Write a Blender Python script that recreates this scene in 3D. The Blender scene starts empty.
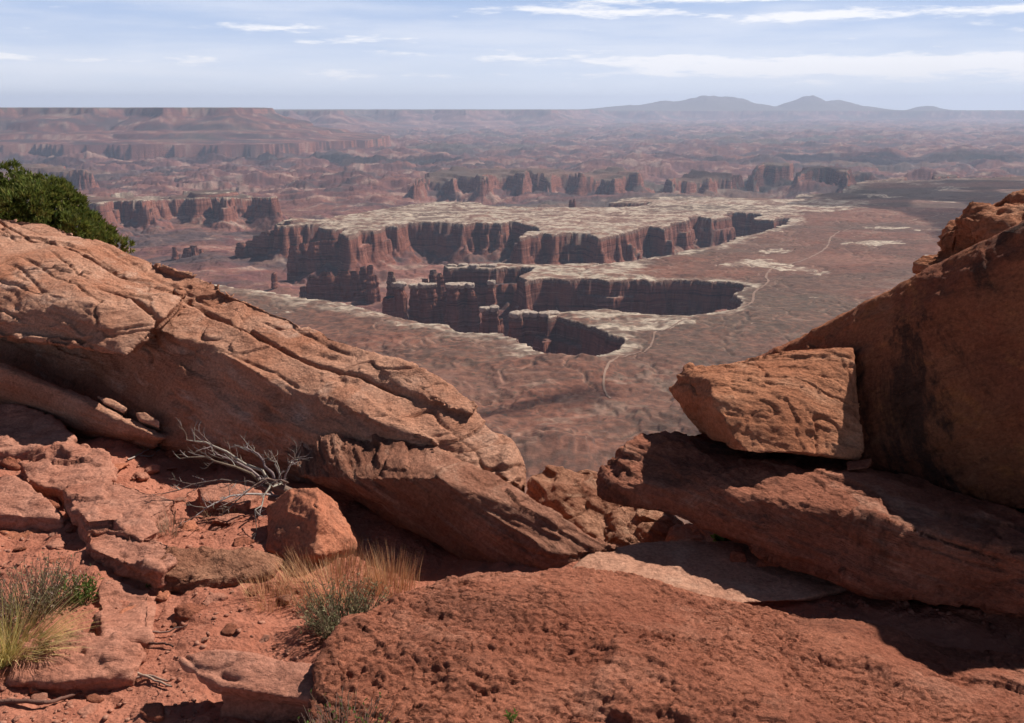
import bpy, bmesh, math, random
import numpy as np
from mathutils import Vector, Matrix
random.seed(7); RNG = np.random.default_rng(7)
SC = bpy.context.scene; COL = SC.collection
R = math.radians

# ------------------------------------------------------------------ camera
F = 996.0; PITCH = R(14.3); CZ = 1.65
CP, SP = math.cos(PITCH), math.sin(PITCH)
cam_d = bpy.data.cameras.new('camera'); cam = bpy.data.objects.new('camera', cam_d); COL.objects.link(cam)
cam.location = (0, 0, CZ); cam.rotation_euler = (R(90) - PITCH, 0, 0)
cam_d.sensor_width = 36; cam_d.lens = 36 * F / 1024; cam_d.clip_start = .05; cam_d.clip_end = 200000
SC.camera = cam

def ray(px, py):
    u = (px - 512) / F; v = (361.5 - py) / F
    return Vector((u, CP + v * SP, -SP + v * CP))
def P(px, py, d):                      # sight line at distance d ahead
    r = ray(px, py); return Vector((0, 0, CZ)) + r * (d / r.y)
def PZ(px, py, z=0.0):                 # sight line on the level z
    r = ray(px, py); return Vector((0, 0, CZ)) + r * ((z - CZ) / r.z)

# ------------------------------------------------------------------ noise
_G3 = np.array([[1,1,0],[-1,1,0],[1,-1,0],[-1,-1,0],[1,0,1],[-1,0,1],[1,0,-1],[-1,0,-1],
                [0,1,1],[0,-1,1],[0,1,-1],[0,-1,-1],[1,1,0],[-1,1,0],[0,-1,1],[0,-1,-1]], np.float32)
_A = np.arange(64) / 64 * 2 * np.pi
_G2 = np.stack([np.cos(_A), np.sin(_A)], 1).astype(np.float32)
def _h(ix, iy, iz, seed):
    h = (ix.astype(np.uint32) * np.uint32(374761393) + iy.astype(np.uint32) * np.uint32(668265263)
         + iz.astype(np.uint32) * np.uint32(2147483647 - 58) + np.uint32((seed * 1442695041) & 0xffffffff))
    h = (h ^ (h >> np.uint32(13))) * np.uint32(1274126177)
    h = (h ^ (h >> np.uint32(16))) * np.uint32(2246822519)
    return h ^ (h >> np.uint32(15))
def perlin3(p, seed=0):
    p = np.asarray(p, np.float64); i = np.floor(p); f = (p - i).astype(np.float32); i = i.astype(np.int64)
    w = f * f * f * (f * (f * 6 - 15) + 10); out = np.zeros(len(p), np.float32)
    for dx in (0, 1):
        for dy in (0, 1):
            for dz in (0, 1):
                g = _G3[_h(i[:,0]+dx, i[:,1]+dy, i[:,2]+dz, seed) & np.uint32(15)]
                d = g[:,0]*(f[:,0]-dx) + g[:,1]*(f[:,1]-dy) + g[:,2]*(f[:,2]-dz)
                out += d * (w[:,0] if dx else 1-w[:,0]) * (w[:,1] if dy else 1-w[:,1]) * (w[:,2] if dz else 1-w[:,2])
    return out
def perlin2(x, y, seed=0):
    ix = np.floor(x); iy = np.floor(y); fx = (x-ix).astype(np.float32); fy = (y-iy).astype(np.float32)
    ix = ix.astype(np.int64); iy = iy.astype(np.int64); z = np.zeros(1, np.int64)
    wx = fx*fx*fx*(fx*(fx*6-15)+10); wy = fy*fy*fy*(fy*(fy*6-15)+10); out = np.zeros(x.shape, np.float32)
    for dx in (0, 1):
        for dy in (0, 1):
            g = _G2[_h(ix+dx, iy+dy, z, seed) & np.uint32(63)]
            out += (g[...,0]*(fx-dx)+g[...,1]*(fy-dy)) * (wx if dx else 1-wx) * (wy if dy else 1-wy)
    return out * 1.4
def fbm3(p, o=4, seed=0, g=.5):
    a, s, out = 1.0, 1.0, 0
    for k in range(o): out = out + a * perlin3(p * s, seed + k * 17); a *= g; s *= 2.03
    return out
def fbm2(x, y, o=4, seed=0, g=.5):
    a, s, out = 1.0, 1.0, 0
    for k in range(o): out = out + a * perlin2(x * s, y * s, seed + k * 17); a *= g; s *= 2.03
    return out
def worley3(p, seed=0):
    i = np.floor(p).astype(np.int64); f = p - i
    f1 = np.full(len(p), 9., np.float32); f2 = f1.copy(); cid = np.zeros(len(p), np.float32)
    for dx in (-1, 0, 1):
        for dy in (-1, 0, 1):
            for dz in (-1, 0, 1):
                h = _h(i[:,0]+dx, i[:,1]+dy, i[:,2]+dz, seed)
                a = (h & np.uint32(1023)) / 1023.; b = ((h >> np.uint32(10)) & np.uint32(1023)) / 1023.; c = ((h >> np.uint32(20)) & np.uint32(1023)) / 1023.
                d = np.sqrt((dx+a-f[:,0])**2 + (dy+b-f[:,1])**2 + (dz+c-f[:,2])**2)
                near = d < f1
                f2 = np.where(near, f1, np.minimum(f2, d)); cid = np.where(near, (h & np.uint32(255)) / 255., cid); f1 = np.where(near, d, f1)
    return f1, f2, cid
def plates(co, n, thick, size, seed):
    """broken bedding: every layer is cut into plates that stand a little proud or are missing."""
    n = np.array(n); a = np.cross(n, [.3, .9, .2]); a /= np.linalg.norm(a); b = np.cross(n, a)
    s = co @ n + thick * .9 * fbm3(co * (.35 / size), 3, seed); k = np.floor(s / thick)
    w = np.stack([fbm3(co * (1.6 / size) + 7 * j, 2, seed + 3 + j) for j in range(2)], 1) * .35
    f1, f2, cid = worley3(np.stack([(co @ a) / size / 1.7 + w[:,0] + k * 3.1, (co @ b) / size + w[:,1] + k * 7.7, k * 5.3], 1), seed)
    return (cid - .5) * 2
def sstep(a, b, x):
    t = np.clip((x - a) / (b - a), 0, 1); return t * t * (3 - 2 * t)

# ------------------------------------------------------------------ object helpers
def tag(o, label=None, cat=None, group=None, kind=None):
    if label: o['label'] = label
    if cat: o['category'] = cat
    if group: o['group'] = group
    if kind: o['kind'] = kind
    return o
def link(name, me, mat, parent=None, smooth=True):
    o = bpy.data.objects.new(name, me); COL.objects.link(o)
    if mat: me.materials.append(mat)
    if smooth: me.polygons.foreach_set('use_smooth', [True] * len(me.polygons))
    if parent: o.parent = parent
    return o
def empty(name, loc):
    o = bpy.data.objects.new(name, None); COL.objects.link(o); o.location = loc; o.empty_display_size = .1; return o
def rebase(o):                          # origin to the thing's base
    me = o.data; n = len(me.vertices); co = np.empty(n * 3, np.float32); me.vertices.foreach_get('co', co); co = co.reshape(-1, 3)
    b = Vector(((co[:,0].min()+co[:,0].max())/2, (co[:,1].min()+co[:,1].max())/2, co[:,2].min()))
    co -= np.array(b, np.float32); me.vertices.foreach_set('co', co.ravel()); me.update(); o.location = b; return o
def mesh_np(name, co, faces):           # faces: (M,k) int array
    me = bpy.data.meshes.new(name); co = np.asarray(co, np.float32); faces = np.asarray(faces, np.int32); m, k = faces.shape
    me.vertices.add(len(co)); me.vertices.foreach_set('co', co.ravel())
    me.loops.add(m * k); me.loops.foreach_set('vertex_index', faces.ravel())
    me.polygons.add(m); me.polygons.foreach_set('loop_start', np.arange(0, m * k, k, dtype=np.int32))
    me.update(calc_edges=True); return me
def attr_col(me, name, rgb):
    a = me.color_attributes.new(name, 'FLOAT_COLOR', 'POINT'); c = np.ones((len(me.vertices), 4), np.float32); c[:, :3] = rgb
    a.data.foreach_set('color', c.ravel())
def get_co(me):
    c = np.empty(len(me.vertices) * 3, np.float32); me.vertices.foreach_get('co', c); return c.reshape(-1, 3)
def get_no(me):
    c = np.empty(len(me.vertices) * 3, np.float32); me.vertex_normals.foreach_get('vector', c); return c.reshape(-1, 3)
def set_co(me, co):
    me.vertices.foreach_set('co', np.asarray(co, np.float32).ravel()); me.update()
def relax(me, it, lam=.5):
    n = len(me.vertices); e = np.empty(len(me.edges) * 2, np.int32); me.edges.foreach_get('vertices', e); e = e.reshape(-1, 2)
    a = np.concatenate([e[:,0], e[:,1]]); b = np.concatenate([e[:,1], e[:,0]]); cnt = np.maximum(np.bincount(a, minlength=n), 1)
    co = get_co(me).astype(np.float64)
    for _ in range(it):
        av = np.stack([np.bincount(a, co[b, k], minlength=n) for k in range(3)], 1) / cnt[:, None]
        co += lam * (av - co)
    set_co(me, co)
def hulls_mesh(name, hulls, voxel):
    bm = bmesh.new()
    for h in hulls:
        t = bmesh.new(); vs = [t.verts.new(Vector(p)) for p in h]
        r = bmesh.ops.convex_hull(t, input=vs)
        bad = list({g for g in r['geom_interior'] + r['geom_unused'] if isinstance(g, bmesh.types.BMVert)})
        if bad: bmesh.ops.delete(t, geom=bad, context='VERTS')
        bmesh.ops.recalc_face_normals(t, faces=t.faces)
        tm = bpy.data.meshes.new('t'); t.to_mesh(tm); t.free(); bm.from_mesh(tm); bpy.data.meshes.remove(tm)
    me = bpy.data.meshes.new('t'); bm.to_mesh(me); bm.free()
    o = bpy.data.objects.new('t', me); COL.objects.link(o)
    md = o.modifiers.new('r', 'REMESH'); md.mode = 'VOXEL'; md.voxel_size = voxel; md.adaptivity = 0
    dg = bpy.context.evaluated_depsgraph_get(); out = bpy.data.meshes.new_from_object(o.evaluated_get(dg)); out.name = name
    bpy.data.objects.remove(o); bpy.data.meshes.remove(me); return out

def rock(name, hulls, mat, voxel=.01, smooth=3, lump=(.03, 2.5), fine=(.006, 18), strata=(0, 12), n=(0, 0, 1), crack=(0, 3, .04),
         chip=(0, 6), plate=(), seed=0, label=None, cat='rock', group=None, extra=None):
    me = hulls_mesh(name, hulls, voxel); relax(me, smooth)
    nv = np.array(Vector(n).normalized()); co = get_co(me).astype(np.float64)
    # big lumps
    no = get_no(me); co = co + no * (lump[0] * fbm3(co * lump[1], 3, seed))[:, None]
    set_co(me, co)
    s = co @ nv; flat = co - s[:, None] * nv
    D = np.zeros(len(co))
    if chip[0]:                         # broken facets: each cell sits a little higher or lower
        w = co + .25 / chip[1] * np.stack([perlin3(co * chip[1] * 1.3 + k * 9, seed + 50 + k) for k in range(3)], 1)
        q = flat + (s * 2.2)[:, None] * nv
        q = q + (w - co)
        f1, f2, cid = worley3(q * chip[1], seed + 5); D += chip[0] * ((cid - .5) * sstep(0, .12, f2 - f1))
    for (pa, pt, ps) in plate:
        mod = .25 + .75 * sstep(-.2, .3, fbm3(co * 1.1 + pt * 50, 2, seed + 71)); D += pa * mod * plates(co, nv, pt, ps, seed + int(pt * 1000))
    if strata[0]:
        wob = .10 * fbm3(co * 1.6, 3, seed + 9)
        q = flat * (strata[1] * .12) + ((s + wob) * strata[1])[:, None] * nv
        l = perlin3(q, seed + 11); l2 = perlin3(q * 2.7 + 5, seed + 12)
        mod = .35 + .65 * sstep(-.25, .3, perlin3(co * 1.3, seed + 13))
        D += strata[0] * (np.tanh(l * 5) * .6 + np.tanh(l2 * 4) * .3) * mod
    if crack[0]:
        q = flat + (s * 1.8)[:, None] * nv + .08 * np.stack([perlin3(co * 5 + k * 7, seed + 30 + k) for k in range(3)], 1)
        c = np.abs(perlin3(q * crack[1], seed + 21)); D -= crack[0] * np.exp(-(c / crack[2]) ** 2) * sstep(-.1, .2, perlin3(co * 1.7, seed + 22))
    no = get_no(me); co = co + no * D[:, None]; set_co(me, co)
    if fine[0]:
        no = get_no(me); q = co * fine[1]; fn = fbm3(q, 3, seed + 40, .6)
        co = co + no * (fine[0] * fn)[:, None]; set_co(me, co)
    if extra: extra(me)
    o = link(name, me, mat); rebase(o); tag(o, label, cat, group); return o

# ------------------------------------------------------------------ node helpers
class NT:
    def __init__(s, name):
        s.m = bpy.data.materials.new(name); s.m.use_nodes = True; s.t = s.m.node_tree; s.t.nodes.clear()
        s.out = s.n('ShaderNodeOutputMaterial'); s.b = s.n('ShaderNodeBsdfPrincipled'); s.b.inputs['Specular IOR Level'].default_value = .15
        s.l(s.b.outputs[0], s.out.inputs[0])
    def n(s, t, **k):
        x = s.t.nodes.new(t)
        for a, v in k.items(): setattr(x, a, v)
        return x
    def l(s, a, b): s.t.links.new(a, b)
    def v(s, sock, val):
        if isinstance(val, bpy.types.NodeSocket): s.l(val, sock)
        else: sock.default_value = val
    def math(s, op, a, b=0, c=0, clamp=False):
        x = s.n('ShaderNodeMath', operation=op, use_clamp=clamp); s.v(x.inputs[0], a); s.v(x.inputs[1], b); s.v(x.inputs[2], c); return x.outputs[0]
    def noise(s, vec, scale, detail=4, rough=.55, dist=0, w=None):
        x = s.n('ShaderNodeTexNoise'); x.inputs['Scale'].default_value = scale; x.inputs['Detail'].default_value = detail
        x.inputs['Roughness'].default_value = rough; x.inputs['Distortion'].default_value = dist; s.l(vec, x.inputs['Vector']); return x.outputs['Fac']
    def mapr(s, x, a, b, lo=0, hi=1, smooth=True):
        m = s.n('ShaderNodeMapRange', interpolation_type='SMOOTHSTEP' if smooth else 'LINEAR'); s.v(m.inputs[0], x)
        for i, q in enumerate((a, b, lo, hi)): m.inputs[i + 1].default_value = q
        return m.outputs[0]
    def mix(s, f, a, b, mode='MIX'):
        m = s.n('ShaderNodeMix', data_type='RGBA', blend_type=mode); s.v(m.inputs[0], f)
        for sock, c in ((m.inputs[6], a), (m.inputs[7], b)):
            if isinstance(c, bpy.types.NodeSocket): s.l(c, sock)
            else: sock.default_value = (*c, 1)
        return m.outputs[2]
    def vmul(s, vec, t):
        m = s.n('ShaderNodeVectorMath', operation='MULTIPLY'); s.l(vec, m.inputs[0]); m.inputs[1].default_value = t; return m.outputs[0]
    def ramp(s, f, stops):
        r = s.n('ShaderNodeValToRGB'); s.l(f, r.inputs[0]); e = r.color_ramp.elements
        while len(e) < len(stops): e.new(.5)
        for i, (p, c) in enumerate(stops): e[i].position = p; e[i].color = (*c, 1)
        return r.outputs[0]
    def bump(s, h, strength, dist, prev=None):
        b = s.n('ShaderNodeBump'); b.inputs['Strength'].default_value = strength; b.inputs['Distance'].default_value = dist; s.l(h, b.inputs['Height'])
        if prev: s.l(prev, b.inputs['Normal'])
        return b.outputs[0]

def mat_rock(name, base, dark, light, rough_bump=1.0, varnish=0.0, varn_col=(.045, .026, .02), dip=(0, 0, 1), streak=6, patch=2.2, orange=None, voff=.56):
    t = NT(name); tc = t.n('ShaderNodeTexCoord').outputs['Object']
    mp = t.n('ShaderNodeMapping'); t.l(tc, mp.inputs[0]); mp.inputs['Rotation'].default_value = Vector(dip).normalized().rotation_difference(Vector((0, 0, 1))).to_euler(); v = mp.outputs[0]
    aniso = t.vmul(v, (1, 1, streak))
    a = t.noise(v, patch, 5, .6); b = t.noise(aniso, 3.0, 6, .65, .4); g = t.noise(v, 70, 6, .7)
    c = t.mix(t.mapr(a, .32, .66), dark, base); c = t.mix(t.mapr(b, .52, .72, 0, .75), c, light)
    if orange: c = t.mix(t.mapr(t.noise(v, 3.3, 6, .7, 1.2), .53, .66, 0, .85), c, orange)
    if varnish:
        vn = t.noise(t.vmul(v, (1, 1, .45)), 2.1, 7, .72, .5); c = t.mix(t.mapr(vn, voff - .03, voff + .07, 0, varnish), c, varn_col)
    gr = t.mapr(g, .34, .66, .70, 1.24, False)
    lamn = t.noise(t.vmul(v, (.35, .35, 1.3)), 16, 5, .65, .5); lam = t.mapr(lamn, .36, .44, .38, 0); c = t.mix(lam, c, t.mix(1., c, (.50, .42, .40), 'MULTIPLY'))
    sp = t.mapr(t.noise(v, 150, 3, .65), .58, .68, 0, .5)
    cc = t.n('ShaderNodeCombineColor'); [t.l(gr, cc.inputs[i]) for i in range(3)]
    c = t.mix(1.0, c, cc.outputs[0], 'MULTIPLY'); c = t.mix(sp, c, dark)
    t.l(c, t.b.inputs['Base Color']); t.b.inputs['Roughness'].default_value = .93
    h1 = t.noise(aniso, 9, 8, .68, .3); n1 = t.bump(h1, .75 * rough_bump, .06)
    vo = t.n('ShaderNodeTexVoronoi', feature='F1'); vo.inputs['Scale'].default_value = 42; t.l(aniso, vo.inputs['Vector'])
    n2 = t.bump(t.noise(v, 55, 6, .75), .8 * rough_bump, .016, n1)
    n3 = t.bump(vo.outputs['Distance'], .25 * rough_bump, .01, n2)
    t.l(n3, t.b.inputs['Normal']); return t.m

def mat_simple(name, c1, c2, scale=20, rough=.9, bump=.3, attr=None, trans=0):
    t = NT(name); tc = t.n('ShaderNodeTexCoord').outputs['Object']; f = t.noise(tc, scale, 5, .6)
    if attr:
        a = t.n('ShaderNodeVertexColor', layer_name=attr).outputs[0]; c = t.mix(t.mapr(f, .3, .7, 0, .5), a, t.mix(1., a, (.7, .7, .7), 'MULTIPLY'))
    else: c = t.mix(t.mapr(f, .32, .68), c1, c2)
    t.l(c, t.b.inputs['Base Color']); t.b.inputs['Roughness'].default_value = rough
    if bump: t.l(t.bump(f, bump, .01), t.b.inputs['Normal'])
    if trans:
        tr = t.n('ShaderNodeBsdfTranslucent'); t.l(c, tr.inputs[0]); ms = t.n('ShaderNodeMixShader'); ms.inputs[0].default_value = trans
        t.l(t.b.outputs[0], ms.inputs[1]); t.l(tr.outputs[0], ms.inputs[2]); t.l(ms.outputs[0], t.out.inputs[0])
    return t.m

# ------------------------------------------------------------------ TERRAIN
BZ = -398.0
def pts(l): return [tuple(PZ(x, y, BZ)[:2]) for x, y in l]
def far(l): return [((x - 512) / F * d / (ray(x, 130).y), d) for x, d in l]     # pixel column, distance
bench = pts([(-500, 262), (-150, 276), (0, 283), (120, 282), (200, 283), (230, 286), (262, 291), (300, 297), (345, 303), (388, 314), (408, 320), (430, 323), (465, 330), (500, 334), (513, 338),
    (524, 346), (536, 351), (556, 355), (580, 356), (604, 354), (621, 347), (624, 341), (618, 335), (606, 330), (596, 327), (580, 321), (566, 317), (556, 315), (548, 317), (540, 312),
    (548, 309), (560, 311), (590, 310), (606, 308), (622, 312), (640, 313), (660, 315), (690, 315), (712, 311), (737, 308), (743, 297), (733, 294), (735, 292), (749, 286), (744, 283), (728, 280), (705, 280),
    (675, 279), (655, 280), (630, 279), (610, 280), (580, 278), (562, 279), (545, 277), (527, 281), (518, 276), (530, 271), (535, 267), (520, 266), (500, 268), (470, 267), (447, 267), (448, 264),
    (478, 264), (500, 263), (560, 264), (600, 263), (625, 261), (650, 257), (672, 254), (690, 249), (715, 245), (735, 238), (752, 234), (770, 229), (791, 222), (789, 218), (778, 218), (772, 220), (757, 218), (762, 214), (735, 212), (720, 214), (728, 217),
    (712, 219), (700, 215), (690, 217), (684, 221), (672, 222), (664, 229), (650, 225), (636, 228), (625, 233), (600, 238), (594, 233), (580, 233), (565, 232), (556, 234), (545, 232), (530, 236), (518, 238), (526, 231), (540, 230), (526, 224), (512, 221),
    (500, 223), (472, 222), (466, 224), (440, 222), (430, 222), (404, 223), (396, 227), (385, 226), (380, 229), (372, 231), (362, 231), (354, 235), (345, 236), (338, 233), (348, 228), (330, 229), (318, 228), (322, 223),
    (300, 224), (283, 226), (277, 222), (290, 217), (320, 219), (330, 217), (362, 212), (400, 206), (440, 201), (478, 202), (488, 205), (500, 206), (540, 207), (600, 207), (640, 206),
    (652, 202), (612, 203), (622, 198), (652, 197), (672, 195), (700, 195), (725, 193), (780, 192), (800, 188), (842, 186), (862, 180), (900, 179), (960, 178), (1024, 176), (1500, 168)]) + [(14000, 3000), (9000, 60), (-4000, 60), (-4500, 900)]
isl = [bench,
    pts([(82, 199), (95, 204), (103, 203), (112, 195), (122, 197), (135, 197), (147, 200), (150, 194), (168, 192), (190, 192), (198, 197), (205, 196), (209, 193), (220, 196), (226, 199), (230, 195), (250, 194), (268, 197), (277, 193), (240, 187), (225, 185), (195, 184), (130, 185), (60, 190), (-160, 192), (-160, 206)]),
    pts([(418, 174), (428, 169), (440, 170), (452, 174), (458, 170), (472, 171), (484, 175), (490, 170), (505, 169), (522, 172), (527, 168), (540, 170), (548, 173), (556, 169), (570, 168), (584, 171), (600, 170), (612, 173), (622, 170), (640, 171), (640, 166), (600, 163), (540, 163), (480, 163), (430, 165)]),
    pts([(672, 175), (682, 171), (690, 172), (702, 170), (708, 173), (718, 170), (736, 170), (738, 167), (700, 166), (675, 169)]),
    pts([(752, 170), (756, 164), (768, 163), (776, 165), (790, 163), (794, 160), (765, 160)]),
    pts([(798, 172), (806, 169), (814, 167), (826, 167), (840, 170), (848, 174), (846, 168), (820, 164), (803, 166)]),
    pts([(864, 180), (880, 178), (905, 178), (905, 176), (866, 177)]), pts([(930, 177), (960, 176), (960, 174), (935, 174)]),
    pts([(-150, 168), (-40, 170), (40, 166), (90, 168), (60, 161), (-150, 161)])]
mesas = [far([(-900, 10500), (-350, 12200), (-150, 12900), (-60, 12300), (30, 13100), (80, 12700), (120, 13300), (180, 12800), (215, 13200), (240, 12900), (262, 13900), (255, 16500), (200, 19000), (-200, 21000), (-900, 20000)]),
    far([(255, 22500), (275, 21500), (300, 22500), (330, 22000), (345, 24500), (360, 27500), (400, 26800), (430, 28000), (470, 26500), (500, 27500), (545, 27000), (560, 30000), (600, 35000), (300, 37000), (200, 30000)]),
    far([(560, 35500), (640, 34500), (700, 36500), (790, 34500), (870, 36000), (960, 34500), (1100, 36000), (1400, 34000), (1500, 41000), (560, 42000)])]
MTOP = [2, -55, -95]
def sdf(x, y, poly):                    # positive inside
    d2 = np.full(x.shape, 1e18); ins = np.zeros(x.shape, bool); n = len(poly)
    for i in range(n):
        ax, ay = poly[i]; bx, by = poly[(i + 1) % n]; ex, ey = bx - ax, by - ay
        t = np.clip(((x-ax)*ex + (y-ay)*ey) / (ex*ex+ey*ey), 0, 1); dx = x-ax-t*ex; dy = y-ay-t*ey
        d2 = np.minimum(d2, dx*dx + dy*dy)
        if ay != by: ins ^= ((ay > y) != (by > y)) & (x < ex * (y-ay) / ey + ax)
    d = np.sqrt(d2); return np.where(ins, d, -d)
def terrace(n, k, w):
    a = n * k; f = np.floor(a); return (f + sstep(1 - w, 1, a - f)) / k
PALE = pts([(300, 222), (330, 218), (362, 212), (400, 206), (440, 201), (478, 202), (500, 206), (600, 206), (640, 204), (655, 197), (720, 195), (760, 200), (830, 196), (868, 199), (862, 208), (800, 213), (795, 224), (770, 231), (740, 240), (720, 247), (690, 253), (640, 262), (655, 280), (560, 280), (515, 281), (440, 268), (560, 262), (690, 247), (760, 222), (690, 225), (600, 240), (480, 225), (390, 227), (345, 237)])
PALE2 = pts([(540, 313), (548, 308), (600, 307), (640, 312), (690, 316), (660, 321), (640, 330), (634, 343), (627, 350), (621, 347), (618, 333), (590, 323)])
PALE3 = pts([(518, 340), (527, 348), (540, 353), (533, 356), (524, 361), (514, 360)])
def terrain(x, y, want_col=False):
    shp = x.shape; x = x.ravel().astype(np.float64); y = y.ravel().astype(np.float64); r = np.hypot(x, y); N = len(x)
    nr = r < 12500; xa, ya = x[nr], y[nr]
    k = np.clip(r[nr] / 2500, .8, 2.2)
    big = sstep(4300, 6000, r[nr]) * 34; rg = 16 * (np.abs(perlin2(xa/68, ya/68, 7)) - .25) * (1 + 1.2 * perlin2(xa/230, ya/230, 14)) + 26 * (np.abs(perlin2(xa/190, ya/190, 15)) - .25) + 9 * (np.abs(perlin2(xa/31, ya/31, 8)) - .25)
    wx = xa + big * perlin2(xa/260, ya/260, 11) + k * (.5 * rg + 11 * perlin2(xa/95, ya/95, 1) + 7 * perlin2(xa/38, ya/38, 2) + 4 * perlin2(xa/16, ya/16, 3))
    wy = ya + big * perlin2(xa/260, ya/260, 12) + k * (rg + 11 * perlin2(xa/95, ya/95, 4) + 7 * perlin2(xa/38, ya/38, 5) + 4 * perlin2(xa/16, ya/16, 6))
    sd0 = np.full(len(xa), -1e4)
    for q, poly in enumerate(isl):
        pa = np.array(poly); ok = (wx > pa[:,0].min()-500) & (wx < pa[:,0].max()+500) & (wy > pa[:,1].min()-500) & (wy < pa[:,1].max()+500)
        s = np.full(len(xa), -1e4); s[ok] = sdf(wx[ok], wy[ok], poly); sd0 = np.maximum(sd0, s)
    sd = np.full(N, -1e4); sd[nr] = sd0
    def on(m, f):
        o = np.zeros(N, np.float32); o[m] = f(x[m], y[m]); return o
    # canyon country floor
    mf, mn = r > 4100, r < 7600
    b = on(mf, lambda x, y: fbm2(x/2600, y/2600, 5, 20, .5)); c = on(mf, lambda x, y: fbm2(x/700, y/520, 4, 31, .5)); c3 = on(mf, lambda x, y: terrace(fbm2(x/300, y/240, 4, 36), 4, .14))
    farf = sstep(4200, 7500, r)
    floor_n = on(mn, lambda x, y: -532 + 16 * fbm2(x/260, y/260, 4, 40) - 24 * terrace(fbm2(x/420+3, y/300, 4, 44), 5, .15))
    hb = (b * .75 + c * .42) + .18
    country = -545 + 85 * terrace(np.clip(hb, -.2, 1.1), 6, .10) + 3 * c + 34 * terrace(c, 5, .12) + 34 * c3
    country += sstep(12000, 40000, r) * 110
    h = floor_n * (1 - farf) + country * farf
    # rim cliff profile
    dn = np.maximum(-sd, 0); me_ = dn < 170; jag = 1 + .35 * on(me_, lambda x, y: perlin2(x/24, y/24, 50))
    TOP = BZ - 14 * sstep(4700, 5300, r) * sstep(2600, 1200, x) - 66 * sstep(4700, 5300, r) * sstep(2600, 1200, x) * on(r < 13000, lambda x, y: terrace(np.clip(.5 + .8 * perlin2(x/340, y/340, 55), 0, 1), 3, .25))
    dd = dn * jag
    tal = on(me_, lambda x, y: 15 * perlin2(x/85, y/85, 51) + 10 * perlin2(x/33, y/33, 52)); led = on(me_, lambda x, y: 34 * (.1 + perlin2(x/190, y/190, 53) + .4 * perlin2(x/40, y/40, 54)))
    ddl = np.where(dd > 8, np.maximum(dd - np.clip(led, 0, 50), 8), dd)
    cliff = np.interp(ddl, [0, 1.5, 4, 6.5, 8, 11, 14, 22, 160], [0, -9, -12, -36, -40, -66, -70, -104, -150])
    cliff = np.maximum(cliff, np.interp(np.maximum(dn - np.clip(led, 0, 50), 0), [0, 8, 30, 160], [-60, -62, -82, -150]) + tal - 12)
    cliff = np.where(dn < 4, np.interp(dd, [0, 1.5, 4], [0, -9, -13]), cliff)
    near_h = np.maximum(TOP + cliff, h)
    hh = np.where(dn < 160, near_h, h)
    # bench surface
    mi = sd > -1; rel = on(mi, lambda x, y: 5.5 * fbm2(x/330, y/330, 4, 60) + 3.2 * terrace(fbm2(x/150, y/190, 3, 66), 4, .3) + 1.2 * fbm2(x/45, y/45, 3, 70))
    nearh = sstep(2300, 1300, r); dr = on(mi & (r < 4500), lambda x, y: np.abs(fbm2(x/240 + 3, y/240, 4, 140, .55))); rel = rel - 3.5 * np.exp(-(dr / .05) ** 2) + nearh * on(mi & (r < 2400), lambda x, y: 13 * terrace(fbm2(x/210 + 9, y/210, 4, 75), 4, .3) + 5 * np.abs(fbm2(x/110, y/110, 4, 78)))
    inside = sd > 0; e = sstep(0, 60, sd)
    slick = on((sd > 0) & (sd < 60), lambda x, y: 2.5 * perlin2(x/22, y/22, 90)) * sstep(0, 8, sd)
    hh = np.where(inside, TOP + rel * e - (1 - e) * 1.0 + slick, hh)
    # far mesas
    msd = np.full(N, -1e5)
    for q, poly in enumerate(mesas):
        ok = r > (9000, 19500, 31000)[q]; wa = x[ok] + 380 * fbm2(x[ok]/1600, y[ok]/1600, 4, 100 + q * 9); wb = y[ok] + 380 * fbm2(x[ok]/1600, y[ok]/1600, 4, 105 + q * 9)
        s = np.full(N, -1e5); s[ok] = sdf(wa, wb, poly); msd = np.maximum(msd, s); dn = np.maximum(-s, 0); top = MTOP[q]
        prof = np.interp(dn, [0, 40, 90, 420, 470, 900, 960, 1700], [0, -70, -95, -210, -255, -300, -345, -395])
        m = top + prof + on(ok, lambda x, y: 4 * perlin2(x/300, y/300, 111) - 16 * terrace(np.clip(.3 + perlin2(x/900, y/900, 113), 0, 1), 3, .3)); hh = np.where(dn < 1700, np.maximum(hh, m), hh)
    # far mountains
    for (px, ht, w, d) in [(704, 420, 1400, 40000), (728, 350, 1400, 40400), (672, 240, 1600, 40500), (640, 90, 1700, 40500), (808, 420, 850, 40000), (830, 270, 1100, 40300), (856, 60, 900, 40300), (924, 60, 300, 40000)]:
        cx = (px - 512) / F * d / ray(px, 110).y
        q = ((x - cx) / w) ** 2 + ((y - d) / 1500) ** 2
        qm = q < 9
        hh[qm] = np.maximum(hh[qm], -120 + (ht + 120) * np.exp(-q[qm] * .7) * (1 + .22 * fbm2(x[qm]/900, y[qm]/900, 4, 130)))
    if not want_col: return hh.reshape(shp)
    # ---- surface colour of the ground, with haze painted into the mountains
    def C(a): return np.array(a, np.float32)
    ins = sd > 0; nins = r < 13000
    n1 = on(ins, lambda x, y: fbm2(x/420, y/300, 5, 200, .6)); n2 = on(nins, lambda x, y: fbm2(x/90, y/60, 4, 210, .6)); n3 = on(ins, lambda x, y: fbm2(x/1500, y/600, 4, 220)); n4 = on(ins, lambda x, y: fbm2(x/25, y/18, 3, 230, .6))
    red, brn, grn, pale, drk = C((.158, .068, .046)), C((.118, .060, .043)), C((.098, .073, .053)), C((.40, .32, .245)), C((.10, .052, .042))
    def mx(c, d, f): return c + (d - c) * f[:, None]
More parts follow.
